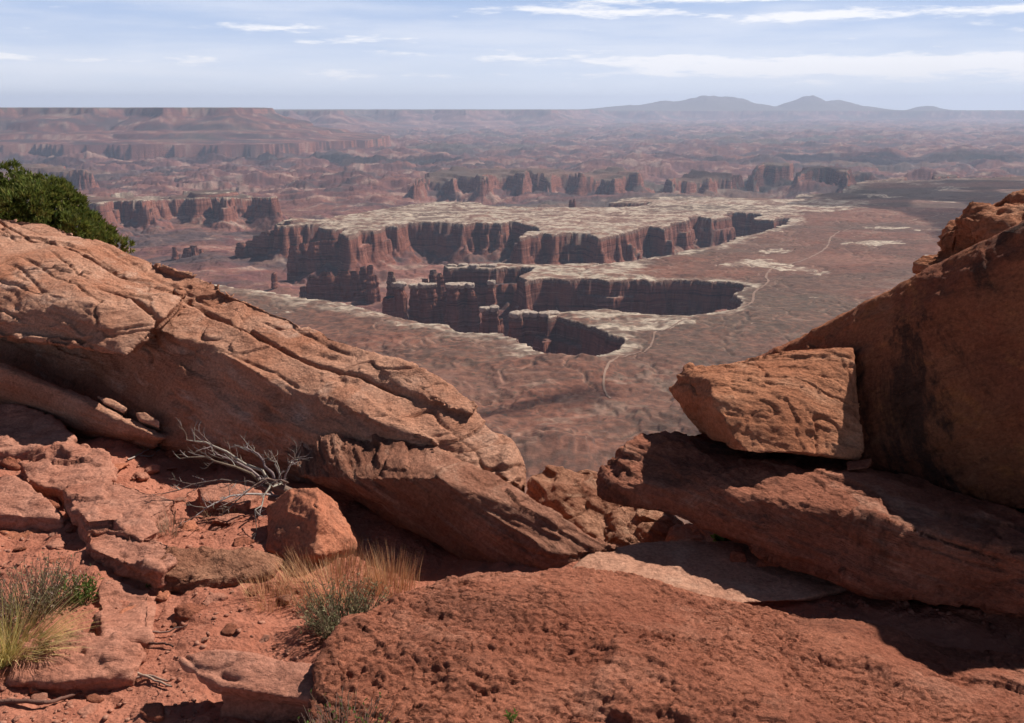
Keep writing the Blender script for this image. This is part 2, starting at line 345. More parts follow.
    col = np.tile(brn, (N, 1)); col = mx(col, red, sstep(-.25, .4, n1 + .3 * n2)); col = mx(col, grn, sstep(0, .6, n3 + .4 * n2) * .55)
    ring = np.sin((on(ins, lambda x, y: fbm2(x/260, y/200, 4, 240)) * 4.5 + hh * .2) * 5); rf = sstep(3200, 1500, r); col = mx(col, C((.22, .095, .062)), sstep(.2, .9, ring) * .55 * rf); col = mx(col, C((.085, .052, .04)), sstep(-.75, -.98, ring) * .6 * rf)
    col = mx(col, C((.075, .052, .04)), np.exp(-(dr / .022) ** 2) * .65); col = mx(col, C((.27, .16, .115)), np.exp(-((dr - .06) / .022) ** 2) * .45)
    col = mx(col, C((.27, .185, .14)), sstep(.36, .6, n1 * .6 + n2 * .5) * .35)
    big_ = on(ins, lambda x, y: fbm2(x/1100 + 5, y/520, 4, 260)); col = mx(col, C((.082, .066, .052)), sstep(.05, .5, big_) * .38); col = mx(col, C((.195, .10, .072)), sstep(.1, .5, -big_) * .6)
    col *= (1 + .22 * np.clip(n4, -1, 1))[:, None]
    # pale sandstone by the rims
    def pm(poly, soft):
        pa = np.array(poly); ok = (x > pa[:,0].min()-400) & (x < pa[:,0].max()+400) & (y > pa[:,1].min()-400) & (y < pa[:,1].max()+400); o = np.zeros(N)
        o[ok] = sstep(-soft, soft, sdf(x[ok], y[ok], poly) + soft * 1.2 * n2[ok]); return o
    ptex = sstep(-.5, .55, n2 + .9 * n4)
    pmk = np.maximum(pm(PALE, 22), np.maximum(pm(PALE2, 16), pm(PALE3, 10))) * (.12 + .88 * ptex) * (.45 + .55 * sstep(-.55, .25, n1 + .4 * n2))
    rimw = 26 * (1 + 1.6 * n1) * np.clip(r / 2000, .8, 2)
    rim = np.where(sd > 0, sstep(rimw, rimw * .2, sd), 0) * (.2 + .8 * ptex) * sstep(7000, 5000, r)
    left = sstep(500, -100, x + .12 * y)
    rim = np.where(sd > 0, np.maximum(rim, .75 * sstep(85, 15, sd) * left * sstep(2600, 2000, r) * (.1 + .9 * ptex)), 0)
    palev = pale * (1 + .16 * np.clip(n4, -1, 1))[:, None] * np.where(n1 > .2, .86, 1)[:, None]
    f = np.clip(np.maximum(rim, pmk * (sd > -2)), 0, 1)[:, None]; col = col + (palev - col) * f
    # canyon country
    cc = np.tile(C((.138, .060, .055)), (N, 1)); out_ = sd <= 0; s1 = on(out_, lambda x, y: fbm2(x/900, y/300, 5, 300, .65)); s2 = on(out_, lambda x, y: fbm2(x/2800, y/1500, 4, 310)); s3 = on(out_, lambda x, y: fbm2(x/240, y/130, 4, 320, .65))
    cc = mx(cc, C((.21, .09, .068)), sstep(-.1, .35, s1 + .3 * s3)); cc = mx(cc, C((.065, .048, .048)), sstep(.05, .45, -s1 - .4 * s2 + .35 * s3) * .85)
    cc = mx(cc, C((.34, .24, .19)), sstep(.32, .6, s3 * .7 + s1 * .45 + .2 * s2) * .6)
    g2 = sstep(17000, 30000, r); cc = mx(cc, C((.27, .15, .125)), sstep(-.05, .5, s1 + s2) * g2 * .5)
    cc = mx(cc, C((.105, .095, .07)), sstep(.1, .6, -s2 + .2 * s1) * .55)
    cc = mx(cc, C((.15, .08, .06)), (1 - farf) * sstep(-.3, .6, n2) * .6); cc *= (1 + .22 * np.clip(s3, -1, 1))[:, None]
    mm = (r > 37500) & (hh > -60); cc[mm] = C((.12, .14, .16)) * (1 + .3 * perlin2(x[mm]/500, y[mm]/500, 8))[:, None]  # distance haze painted in: bluish, lighter mountain colour
    top = msd > 20; cc[top] = C((.13, .10, .07))
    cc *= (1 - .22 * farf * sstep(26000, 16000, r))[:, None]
    out = np.where((sd > 0)[:, None], col, cc)
    return hh.reshape(shp), np.clip(out, .01, .9), sd

az = np.concatenate([np.linspace(-62, -31, 90, endpoint=False), np.linspace(-31, 31, 1120), np.linspace(31, 62, 91)[1:]])
rr = np.concatenate([np.linspace(380, 1150, 60, endpoint=False), np.arange(1150, 2900, 5.0), np.arange(2900, 5400, 8.0), np.geomspace(5400, 43500, 440)])
AZ, RR = np.meshgrid(R(1) * az, rr); X = RR * np.sin(AZ); Y = RR * np.cos(AZ)
H, TC, SDB = terrain(X, Y, True)
nr_, nc_ = X.shape; idx = np.arange(nr_ * nc_).reshape(nr_, nc_)
faces = np.stack([idx[:-1,:-1], idx[:-1,1:], idx[1:,1:], idx[1:,:-1]], -1).reshape(-1, 4)
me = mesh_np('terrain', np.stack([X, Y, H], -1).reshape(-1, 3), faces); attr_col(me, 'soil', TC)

def mat_terrain():
    t = NT('canyon_terrain'); g = t.n('ShaderNodeNewGeometry'); pos = g.outputs['Position']
    sx = t.n('ShaderNodeSeparateXYZ'); t.l(g.outputs['Normal'], sx.inputs[0]); nz = sx.outputs[2]
    sp = t.n('ShaderNodeSeparateXYZ'); t.l(pos, sp.inputs[0]); z = sp.outputs[2]
    soil = t.n('ShaderNodeVertexColor', layer_name='soil').outputs[0]
    det = t.noise(pos, .09, 5, .7); c = t.mix(1., soil, t.ramp(det, [(.36, (.74, .74, .74)), (.64, (1.26, 1.26, 1.26))]), 'MULTIPLY')
    sh = t.n('ShaderNodeTexVoronoi'); sh.inputs['Scale'].default_value = .07; t.l(pos, sh.inputs['Vector'])
    dot = t.math('MULTIPLY', t.mapr(sh.outputs['Distance'], .16, .26, 1, 0), t.mapr(t.noise(pos, .006, 3), .42, .6)); c = t.mix(t.math('MULTIPLY', dot, .6), c, (.045, .045, .03))
    # layered cliff faces
    w = t.noise(pos, .012, 4); zz = t.math('ADD', z, t.math('MULTIPLY', w, 10.0))
    cz = t.n('ShaderNodeCombineXYZ'); t.l(zz, cz.inputs[2]); t.l(t.math('MULTIPLY', sp.outputs[0], .03), cz.inputs[0])
    band = t.mapr(t.noise(cz.outputs[0], .13, 4, .7), .3, .7, .18, .86, False)
    vert = t.noise(t.vmul(pos, (1, 1, .12)), .05, 4, .65)
    cl = t.ramp(band, [(.30, (.095, .036, .028)), (.45, (.20, .074, .050)), (.56, (.26, .105, .072)), (.66, (.15, .054, .040)), (.75, (.36, .18, .13))])
    cl = t.mix(t.mapr(vert, .45, .7, 0, .6), cl, (.07, .03, .026))
    capn = t.math('ADD', z, t.math('MULTIPLY', t.noise(pos, .03, 3), 8.0))
    cap = t.math('MULTIPLY', t.mapr(capn, BZ - 10, BZ - 5), t.mapr(sp.outputs[1], 4200, 5200, .65, .1)); capc = t.mix(t.mapr(t.noise(t.vmul(pos, (1, 1, 5)), .12, 4), .36, .54), (.26, .20, .155), (.11, .068, .054))
    cl = t.mix(cap, cl, capc)
    steep = t.mapr(nz, .62, .86, 1, 0); c = t.mix(steep, c, cl)
    t.l(c, t.b.inputs['Base Color']); t.b.inputs['Roughness'].default_value = .95; t.b.inputs['Specular IOR Level'].default_value = .05
    fl = t.noise(t.vmul(pos, (1, 1, .10)), .11, 5, .7); b1 = t.bump(fl, 1.0, 9.0); hb = t.bump(t.noise(pos, .07, 6, .7), .8, 3.0)
    nm = t.n('ShaderNodeMix', data_type='VECTOR'); t.l(steep, nm.inputs[0]); t.l(hb, nm.inputs[4]); t.l(b1, nm.inputs[5]); t.l(nm.outputs[1], t.b.inputs['Normal']); return t.m
MT = mat_terrain()
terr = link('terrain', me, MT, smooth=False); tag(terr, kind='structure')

def tz(x, y): return float(terrain(np.array([x]), np.array([y]))[0])
# dirt road winding over the bench
def road(name, pl, w, mat):
    c = [np.array(PZ(x, y, BZ)[:2]) for x, y in pl]; out = []
    for i in range(len(c) - 1):
        p0, p1, p2, p3 = c[max(i-1, 0)], c[i], c[i+1], c[min(i+2, len(c)-1)]; m = max(4, int(np.linalg.norm(p2-p1) / 8))
        for k in range(m):
            t = k / m; out.append(.5 * ((2*p1) + (-p0+p2)*t + (2*p0-5*p1+4*p2-p3)*t*t + (-p0+3*p1-3*p2+p3)*t**3))
    c = np.array(out); tg = np.gradient(c, axis=0); tg /= np.linalg.norm(tg, axis=1)[:, None] + 1e-9; nn = np.stack([-tg[:,1], tg[:,0]], 1)
    wid = w * (1 + .35 * perlin2(np.arange(len(c)) * .21, np.zeros(len(c)), 3))[:, None]
    xs = np.stack([c - nn * wid / 2, c, c + nn * wid / 2], 1); hz = terrain(xs[..., 0], xs[..., 1]) + 1.1
    V = np.concatenate([xs, hz[..., None]], -1).reshape(-1, 3); n = len(c); f = []
    for i in range(n - 1):
        for k in (0, 1): f.append((i*3+k, i*3+k+1, i*3+k+4, i*3+k+3))
    o = link(name, mesh_np(name, V, f), mat); tag(o, kind='structure')
MROAD = mat_simple('pale_dirt', (.20, .125, .092), (.26, .165, .12), .02, .95, 0)
road('dirt_road', [(1010, 206), (960, 212), (915, 219), (866, 226), (845, 229), (832, 236), (826, 248), (812, 256), (790, 263), (772, 269), (766, 277), (768, 283), (755, 292), (752, 302), (740, 308), (725, 313)], 5, MROAD)
road('dirt_road', [(700, 318), (668, 328), (656, 332), (652, 342), (646, 350), (630, 356), (612, 365), (604, 378), (606, 392), (613, 400)], 3.4, MROAD)
# ------------------------------------------------------------------ buttes and spires in the basin
MBUT = MT
MCAP = mat_simple('white_rim_stone', (.40, .32, .255), (.25, .18, .14), .12, .95, 0)
def column(cx, cy, rx, ry, z0, z1, seed, taper=.75):
    rnd = random.Random(seed); k = 9; a0 = rnd.random(); h = []
    for z, s in ((z0, 1.25), (z0 + (z1-z0)*.35, 1.0), (z0 + (z1-z0)*.8, .5 + .5*taper), (z1, taper * .8)):
        for i in range(k):
            a = a0 + 2*math.pi*i/k; q = s * (.8 + .35 * rnd.random()); h.append((cx + rx*q*math.cos(a), cy + ry*q*math.sin(a), z))
    return h
def butte(name, label, cat, cols, d, base=-532, caps=(), thick=1.0, vox=2.2, seed=0, group=None):
    root = empty(name, (P((cols[0][0]+cols[-1][0])/2, 300, d).x, d, base)); tag(root, label, cat, group)
    hs = []
    for i, (px, py, wp) in enumerate(cols):
        dd = d + 12 * math.sin(i * 2.3 + seed); p = P(px, py, dd); rx = wp * dd / F / 2 * 1.12
        hs.append(column(p.x, dd, rx, max(rx * thick, 12), base - 15, p.z, seed * 31 + i))
    me = hulls_mesh('rock_wall', hs, vox); relax(me, 1); co = get_co(me).astype(np.float64); no = get_no(me)
    q = co * np.array([1/14, 1/14, 1/70]); D = 4.0 * fbm3(q, 3, seed) + 1.5 * np.tanh(4 * perlin3(co * np.array([1/90, 1/90, 1/9]), seed + 3))
    no[:, 2] *= .5; co += no * D[:, None]; co -= np.array(root.location); set_co(me, co)
    link('rock_wall', me, MBUT, root, smooth=False)
    for i in caps:
        px, py, wp = cols[i]; dd = d + 12 * math.sin(i * 2.3 + seed); p = P(px, py, dd); rx = wp * dd / F / 2; h = []
        rnd = random.Random(i + seed)
        for k in range(12):
            a = k * math.pi / 6
            for z in (-5, 3.5): h.append((p.x + rx * (.75 + .4*rnd.random()) * math.cos(a), dd + max(rx*thick, 9) * (.8 + .3*rnd.random()) * math.sin(a), p.z + z + rnd.uniform(-1.5, 1.5)))
        cm = hulls_mesh('cap_rock', [h], 1.6); relax(cm, 1); c2 = get_co(cm).astype(np.float64); c2 += get_no(cm) * (1.3 * fbm3(c2/7, 2, i))[:, None]; c2 -= np.array(root.location); set_co(cm, c2)
        link('cap_rock', cm, MCAP, root, smooth=False)
    return root
dF = lambda py, z=-532: PZ(512, py, z).y
butte('sandstone_butte', 'dark jagged fin of rock standing alone on the basin floor', 'butte', [(304, 287, 10), (314, 277, 15), (327, 271, 16), (334, 276, 10), (344, 270, 16), (354, 271, 12), (363, 267, 10), (370, 265, 9), (375, 275, 8)], dF(301), seed=1, thick=.7)
butte('rock_spire', 'thin dark needle of rock left of the jagged fin', 'spire', [(274, 272, 5)], dF(296), seed=2, vox=1.6)
butte('rock_spire', 'small stub of rock beside the squat block above the left slab', 'spire', [(174, 247, 6)], dF(260), seed=3)
butte('sandstone_butte', 'squat dark block of rock just above the left slab', 'butte', [(187, 248, 9), (194, 246, 10), (200, 249, 8)], dF(260), seed=4)
butte('sandstone_butte', 'stepped reddish wall rising rightwards at the left end of the plateau', 'butte', [(241, 243, 12), (250, 241, 12), (258, 236, 14), (266, 232, 14), (274, 231, 12), (281, 224, 12), (288, 221, 12)], dF(262), seed=5, thick=.8)
butte('sandstone_butte', 'sunlit cluster of round columns below the plateau point', 'butte', [(294, 245, 12), (304, 243, 12), (314, 241, 14), (324, 240, 12), (332, 240, 10)], dF(275), seed=6, thick=.8)
bt = PZ(512, 284, BZ).y
butte('sandstone_butte', 'leaning dark pinnacle with a pale capped shoulder nearest the fin', 'butte', [(391, 272, 9), (399, 284, 15), (389, 297, 14)], bt, caps=(1,), seed=7)
butte('sandstone_butte', 'broad tower with a pale cap between the pinnacle and the massive tower', 'butte', [(415, 286, 12), (424, 285, 13), (432, 285, 11), (438, 297, 12)], bt + 15, caps=(0, 1, 2), seed=8)
butte('sandstone_butte', 'massive square tower with pale flat caps, widest of the basin towers', 'butte', [(446, 292, 8), (453, 285, 16), (462, 285, 16), (470, 285, 10), (474, 296, 10)], bt + 10, caps=(1, 2, 3), seed=9, thick=1.2)
butte('sandstone_butte', 'short twin stump with pale caps at the mouth of the near gorge', 'butte', [(485, 309, 12), (494, 308, 12), (499, 318, 10)], PZ(512, 308, BZ).y, caps=(0, 1), seed=10)
butte('sandstone_butte', 'blocky headland tower with pale cap at the point of the near gorge', 'butte', [(516, 314, 14), (526, 313, 14), (534, 314, 12), (544, 314, 12), (553, 314, 14)], PZ(512, 314, BZ).y, caps=(0, 1, 2, 3, 4), seed=11, thick=1.2)
b2 = PZ(512, 266, BZ).y
butte('sandstone_butte', 'low row of rounded brown pinnacles behind the capped towers', 'butte', [(425, 279, 10), (433, 270, 10), (440, 273, 8)], b2 - 80, seed=12)
butte('sandstone_butte', 'tall comb of narrow capped columns at the tip of the middle spur', 'butte', [(452, 266, 11), (463, 265, 10), (474, 266, 10), (483, 266, 12), (492, 266, 12)], b2, caps=(0, 1, 2, 3, 4), seed=13)
butte('rock_spire', 'small capped pillar against the wall of the middle spur', 'spire', [(491, 282, 9)], PZ(512, 282, BZ).y - 20, caps=(0,), seed=14)
butte('rock_spire', 'tiny dark twin pinnacle beyond the edge of the pale plateau', 'spire', [(571, 200, 5), (574, 199, 4)], PZ(512, 208, BZ - 40).y, base=BZ - 90, seed=15)

# ------------------------------------------------------------------ FOREGROUND materials
def bed(p0, p1, tilt):
    d = (p1 - p0).normalized(); h = Vector((d.y, -d.x, 0)).normalized(); n0 = Vector((0, 0, 1)); n0 = (n0 - d * n0.dot(d)).normalized()
    if h.y > 0: h = -h
    return tuple((n0 * math.cos(R(tilt)) + h * math.sin(R(tilt))).normalized())
BED = bed(P(45, 223, 6.5), P(505, 441, 3.95), 12)
M_SLAB = mat_rock('slab_sandstone', (.56, .295, .195), (.45, .185, .105), (.66, .42, .31), 1.0, .0, dip=BED, streak=7)
M_LAYER = mat_rock('layered_sandstone', (.44, .215, .13), (.31, .125, .072), (.54, .31, .20), 1.1, .3, dip=(.35, -.1, .93), streak=7)
M_LEDGE = mat_rock('thin_bedded_sandstone', (.45, .21, .135), (.30, .12, .072), (.55, .31, .21), 1.1, .25, dip=(.40, -.1, .91), streak=12)
M_RIGHT = mat_rock('varnished_sandstone', (.34, .122, .058), (.25, .08, .042), (.43, .175, .09), 1.0, .85, dip=(-.5, 0, .86), streak=2, orange=(.42, .15, .058), voff=.56)
M_SHELF = mat_rock('shelf_sandstone', (.41, .155, .092), (.29, .10, .057), (.55, .29, .195), 1.1, .55, dip=(.24, .08, .97), streak=5, voff=.57)
M_BLOCK = mat_rock('tan_block_sandstone', (.50, .215, .115), (.40, .15, .075), (.58, .30, .18), 1.0, 0, dip=(.25, .45, .85), streak=2.5)
M_CRUST = mat_rock('crusted_red_rock', (.45, .165, .096), (.34, .112, .064), (.53, .235, .15), 1.2, .45, streak=2.5, varn_col=(.15, .062, .042), voff=.57)
M_RED = mat_rock('red_flat_rock', (.45, .21, .143), (.36, .14, .088), (.54, .30, .215), .7, .0, streak=3)
M_BOUL = mat_rock('orange_boulder', (.48, .18, .10), (.38, .135, .075), (.54, .24, .15), .7, .35, streak=1.5, varn_col=(.16, .085, .06), voff=.5)
M_PALE = mat_rock('pale_pink_rock', (.47, .25, .165), (.38, .18, .115), (.55, .33, .23), .6, 0, streak=2)

# ------------------------------------------------------------------ near ground (rim top) and the cliff below it
def rim_y(x): return np.interp(x, [-9, -5, -2.5, -1, -.3, .2, .6, 1.2, 2.0, 5, 9], [13, 10.5, 6.9, 5.2, 4.3, 3.6, 3.5, 3.75, 4.7, 6.5, 9])
def ground_z(x, y):
    z = .045 * fbm2(x/.9, y/.9, 4, 500) + .028 * terrace(fbm2(x/.35 + 4, y/.3, 3, 505), 3, .35) + .006 * fbm2(x/.07, y/.07, 3, 510) - .012
    z = z + .05 * np.exp(-((x + 1.05) ** 2 / .5 + (y - 3.1) ** 2 / .25)) + .02 * np.clip(-x - 1.2, 0, 3) 
    s = y - rim_y(x); k = sstep(-.4, .3, s)
    return z * (1 - k) - np.interp(np.maximum(s, 0) * (1 - .0 * x), [0, .4, 3, 10, 80, 400, 900], [0, .5, 7, 30, 190, 402, 420])
ga = np.linspace(-62, 62, 1000); gr = np.concatenate([np.geomspace(.6, 1.9, 40, endpoint=False), np.geomspace(1.9, 7, 520, endpoint=False), np.geomspace(7, 900, 130)])
GA, GR = np.meshgrid(R(1) * ga, gr); GX = GR * np.sin(GA); GY = GR * np.cos(GA); GZ = ground_z(GX, GY)
n0, n1 = GX.shape; gi = np.arange(n0*n1).reshape(n0, n1)
gm = mesh_np('ground', np.stack([GX, GY, GZ], -1).reshape(-1, 3), np.stack([gi[:-1,:-1], gi[:-1,1:], gi[1:,1:], gi[1:,:-1]], -1).reshape(-1, 4))
t = NT('red_dirt'); tc = t.n('ShaderNodeTexCoord').outputs['Object']
c = t.mix(t.mapr(t.noise(tc, 1.6, 6, .65), .35, .65), (.34, .12, .073), (.42, .165, .105)); c = t.mix(t.mapr(t.noise(tc, 28, 5, .7), .5, .68, 0, .5), c, (.50, .21, .135))
c = t.mix(t.mapr(t.noise(tc, 7, 5, .7), .56, .7, 0, .55), c, (.21, .06, .036)); t.l(c, t.b.inputs['Base Color']); t.b.inputs['Roughness'].default_value = .97
vo = t.n('ShaderNodeTexVoronoi'); vo.inputs['Scale'].default_value = 70; t.l(tc, vo.inputs['Vector'])
nn = t.bump(t.noise(tc, 22, 8, .75), .8, .02); t.l(t.bump(vo.outputs['Distance'], .5, .008, nn), t.b.inputs['Normal']); M_DIRT = t.m
gnd = link('ground', gm, M_DIRT); tag(gnd, kind='structure')
_lx = np.arange(-5.5, 3, .012); _ly = np.arange(1.2, 11, .012); _LZ = ground_z(*np.meshgrid(_lx, _ly))
def gz(x, y): return float(_LZ[min(max(int(round((y - 1.2) / .012)), 0), len(_ly) - 1), min(max(int(round((x + 5.5) / .012)), 0), len(_lx) - 1)])
def G(px, py, dz=0):                     # sight line on the near ground
    p = PZ(px, py, 0)
    for _ in range(4): p = PZ(px, py, gz(p.x, p.y))
    return Vector((p.x, p.y, p.z + dz))

# ------------------------------------------------------------------ the great left slab
head = [P(-90, 208, 6.9), P(45, 222, 6.5), P(110, 250, 6.15), P(172, 268, 5.8), P(186, 296, 5.3), P(163, 318, 4.95), P(126, 356, 4.72), P(70, 346, 4.85), P(0, 334, 5.15), P(-90, 325, 5.35), P(-90, 310, 7.1), P(165, 330, 5.9), P(20, 285, 5.35), P(95, 303, 5.0)]
main = [P(-90, 226, 7.0), P(100, 253, 6.2), P(180, 268, 5.75), P(215, 282, 5.5), P(270, 311, 5.2), P(330, 339, 4.85), P(400, 366, 4.5), P(470, 407, 4.15), P(503, 443, 3.97), P(519, 478, 3.85), P(180, 318, 5.3), P(300, 380, 4.5), P(400, 432, 3.98), P(475, 486, 3.72),
        P(-90, 400, 5.85), P(0, 408, 5.85), P(160, 452, 5.3), P(300, 498, 4.8), P(420, 552, 4.15), P(500, 555, 3.9), P(-90, 380, 7.1), P(250, 420, 5.7), P(515, 510, 4.2)]
recess = [P(178, 330, 5.1), P(240, 362, 4.62), P(330, 420, 4.22), P(300, 405, 4.5), P(200, 345, 5.3), P(240, 390, 4.75), P(330, 440, 4.3), P(300, 380, 4.6)]
tail = [P(280, 450, 4.3), P(330, 437, 4.12), P(420, 437, 3.96), P(345, 478, 3.78), P(300, 476, 4.0), P(360, 502, 3.84), P(440, 546, 3.64), P(440, 478, 3.56), P(520, 494, 3.60), P(560, 524, 3.50), P(622, 549, 3.44), P(604, 558, 3.40), P(560, 566, 3.38), P(500, 571, 3.44), P(470, 560, 3.54), P(540, 525, 4.1), P(400, 470, 4.4)]
tail2 = [P(470, 478, 3.64), P(530, 502, 3.56), P(590, 534, 3.46), P(622, 550, 3.42), P(560, 556, 3.38), P(490, 534, 3.46), P(470, 505, 3.56), P(540, 515, 3.9), P(480, 490, 3.9)]
knob = [P(492, 432, 4.05), P(507, 437, 4.0), P(521, 462, 3.92), P(523, 490, 3.8), P(505, 488, 3.72), P(492, 455, 3.92), P(510, 470, 4.2)]
flake = [P(350, 348, 4.78), P(400, 361, 4.5), P(440, 377, 4.32), P(477, 404, 4.12), P(471, 413, 4.04), P(430, 391, 4.22), P(375, 365, 4.5), P(400, 374, 4.7), P(476, 412, 4.3), P(400, 388, 4.3), P(450, 408, 4.08), P(375, 380, 4.45)]
lip = [P(182, 265, 5.75), P(215, 280, 5.48), P(262, 308, 5.2), P(300, 330, 5.0), P(280, 326, 5.0), P(220, 296, 5.3), P(190, 284, 5.5), P(230, 300, 5.7), P(215, 310, 5.25), P(290, 345, 4.85), P(180, 300, 5.5), P(300, 350, 5.1)]
ridge2 = [P(270, 313, 5.2), P(310, 336, 4.95), P(352, 352, 4.72), P(372, 366, 4.55), P(330, 352, 4.72), P(280, 328, 4.98), P(320, 345, 5.1), P(290, 355, 4.8), P(370, 385, 4.42), P(340, 375, 4.7)]
step = [P(225, 300, 5.3), P(300, 350, 4.75), P(385, 410, 4.12), P(440, 446, 3.85), P(380, 424, 4.02), P(300, 388, 4.4), P(200, 322, 5.15), P(190, 308, 5.4), P(300, 365, 4.9), P(430, 436, 4.1)]
def laminate(me):                        # thin laminae weathered out of the slab's lower end
    co = get_co(me).astype(np.float64); no = get_no(me); dpt = co[:,1] * CP - (co[:,2] - CZ) * SP
    qx = 512 + F * co[:,0] / dpt; qy = 361.5 - F * (co[:,1] * SP + (co[:,2] - CZ) * CP) / dpt
    m = sstep(390, 450, qx) * sstep(-25, 25, qy - (425 + (qx - 330) * .27)); nv = np.array((.34, -.1, .935))
    D = (.013 * plates(co, nv, .036, .8, 301) + .009 * plates(co, nv, .013, .4, 302)) * m
    dr = np.array((P(505, 441, 3.95) - P(45, 223, 6.5)).normalized()); cr = np.cross(np.array(BED), dr); tt = co @ cr + .05 * fbm3(co * 1.4, 3, 305); al = co @ dr
    for (f_, w_, a_, sd_) in ((3.2, .035, .034, 306), (7, .05, .014, 307)):
        g = np.abs(perlin3(np.stack([tt * f_, al * .55, np.full(len(al), .37 + sd_)], 1), sd_)); D -= a_ * np.exp(-(g / w_) ** 2) * sstep(-.15, .2, perlin3(co * 1.3, sd_ + 5)) * (1 - .6 * m)
    set_co(me, co + no * D[:, None])
rock('sandstone_slab', [head, main, recess, knob, flake, step], M_SLAB, voxel=.0092, smooth=1, lump=(.03, 1.5), strata=(.008, 16), n=BED, crack=(.018, 2.2, .02), chip=(0, 3), plate=((.024, .16, .8), (.010, .055, .4), (.004, .02, .16)), fine=(.0045, 17), seed=3, extra=laminate,
     label='great tilted sandstone slab sloping down from the juniper to the gap')
rock('layered_ledge', [tail, tail2], M_LEDGE, voxel=.0075, smooth=1, lump=(.025, 2.2), strata=(.013, 24), n=(.40, -.1, .91), crack=(.012, 3, .02), plate=((.022, .075, .6), (.013, .026, .35), (.006, .011, .2)), fine=(.004, 20), seed=4, label='dark thinly layered rock jutting out under the lower end of the great slab')
plank = [P(-90, 346, 5.45), P(0, 362, 5.18), P(60, 386, 4.95), P(168, 437, 4.6), P(160, 438, 4.56), P(60, 391, 4.88), P(0, 368, 5.1), P(-90, 352, 5.38), P(-90, 405, 5.6), P(0, 410, 5.36), P(100, 440, 4.92), P(152, 452, 4.72), P(120, 436, 5.1), P(-60, 380, 5.8)]
rock('leaning_slab', [plank], M_SLAB, voxel=.008, smooth=1, lump=(.018, 2.5), strata=(.004, 16), n=BED, fine=(.004, 20), plate=((.012, .06, .4), (.006, .02, .2)), seed=8, label='long thin slab leaning under the great slab, its upper edge sunlit')
for k, (q, lb) in enumerate([([(97, 396, 4.86), (112, 398, 4.84), (128, 408, 4.76), (124, 413, 4.74), (105, 404, 4.8)], 'flat reddish stone lodged on the leaning slab, upper of the two'),
                             ([(135, 412, 4.72), (145, 412, 4.7), (160, 420, 4.64), (160, 428, 4.62), (140, 420, 4.66)], 'pale flat stone lodged on the leaning slab near its lower end')]):
    h = [P(*p) for p in q] + [P(p[0], p[1] + 6, p[2] + .12) for p in q]
    rock('flat_stone', [h], M_PALE, voxel=.006, smooth=2, lump=(.006, 9), fine=(.002, 40), seed=60 + k, label=lb, cat='stone')
rock('leaning_plate', [[P(158, 447, 4.95), P(168, 446, 4.95), P(216, 492, 4.35), P(213, 501, 4.22), P(200, 494, 4.3), P(160, 456, 4.85), P(190, 492, 4.5), P(215, 500, 4.45), P(170, 458, 5.1)]], M_RED, voxel=.006, smooth=2, lump=(.008, 6), fine=(.003, 25), seed=13,
     label='narrow stone plate leaning in the dirt left of the dead branches', cat='stone')

# ------------------------------------------------------------------ stones on the left
def gblock(name, top, label, mat, hgt, cat='rock', voxel=.007, down=.12, shrink=.0, **k):
    """top outline as sight-line points with a height; the foot sits in the dirt."""
    h = []
    for (px, py, z) in top: h.append(PZ(px, py, z))
    c = sum(h, Vector()) / len(h)
    for p in list(h): q = c + (p - c) * (1.06 - shrink); h.append(Vector((q.x, q.y, -down)))
    k.setdefault('plate', ((.016, .045, .25), (.006, .016, .10))); k.setdefault('chip', (.014, 6)); k['smooth'] = min(2, k.get('smooth', 3))
    return rock(name, [h], mat, voxel=voxel, label=label, cat=cat, **k)
rock('boulder', [[G(266, 548), G(285, 558), G(312, 563, -.03), G(362, 548), P(267, 506, 3.74), P(290, 489, 3.68), P(318, 486, 3.66), P(336, 500, 3.72), P(364, 541, 3.72), P(319, 515, 3.46), P(314, 555, 3.36), P(270, 520, 3.66), P(276, 552, 3.5), P(300, 530, 4.0), P(350, 540, 4.0), Vector(G(315, 545)) + Vector((0, .15, -.08))]],
     M_BOUL, voxel=.006, smooth=2, lump=(.012, 4), fine=(.004, 28), chip=(.012, 5), crack=(.01, 5, .03), seed=21, label='two-toned angular boulder beside the dead branches, right face bright', cat='boulder')
gblock('flat_rock', [(66, 485, .10), (120, 481, .13), (176, 500, .10), (150, 515, .11), (86, 520, .11), (72, 505, .10)], 'flat topped rock block with pale smooth top, centre of the left rubble', M_RED, .1, smooth=3, lump=(.01, 5), fine=(.003, 25), chip=(.006, 6), seed=31)
gblock('rounded_rock', [(20, 460, .09), (45, 449, .1), (85, 446, .1), (112, 462, .09), (108, 482, .07), (60, 490, .06), (25, 480, .07)], 'rounded layered rock with a hollow behind the flat topped block', M_RED, .1, smooth=6, lump=(.022, 4), strata=(.014, 20), fine=(.003, 25), seed=32)
gblock('rock_mound', [(-60, 408, .12), (10, 404, .13), (50, 415, .12), (76, 438, .08), (60, 450, .06), (-60, 456, .06)], 'broad low rock mound at the foot of the leaning slab', M_RED, .1, smooth=6, lump=(.03, 3), fine=(.004, 22), seed=33)
gblock('flat_rock', [(-70, 470, .1), (10, 473, .1), (48, 497, .08), (62, 520, .04), (20, 512, .05), (-70, 505, .07)], 'smooth pink rock shelf cut by the left edge of the view', M_RED, .1, smooth=5, lump=(.02, 4), fine=(.003, 25), seed=34)
gblock('flat_rock', [(84, 532, .09), (110, 526, .1), (170, 543, .1), (178, 560, .09), (160, 572, .08), (120, 560, .085), (88, 548, .085)], 'undercut orange rock slab below the flat topped block', M_RED, .1, shrink=.25, smooth=4, lump=(.02, 5), strata=(.01, 24), fine=(.004, 25), seed=35)
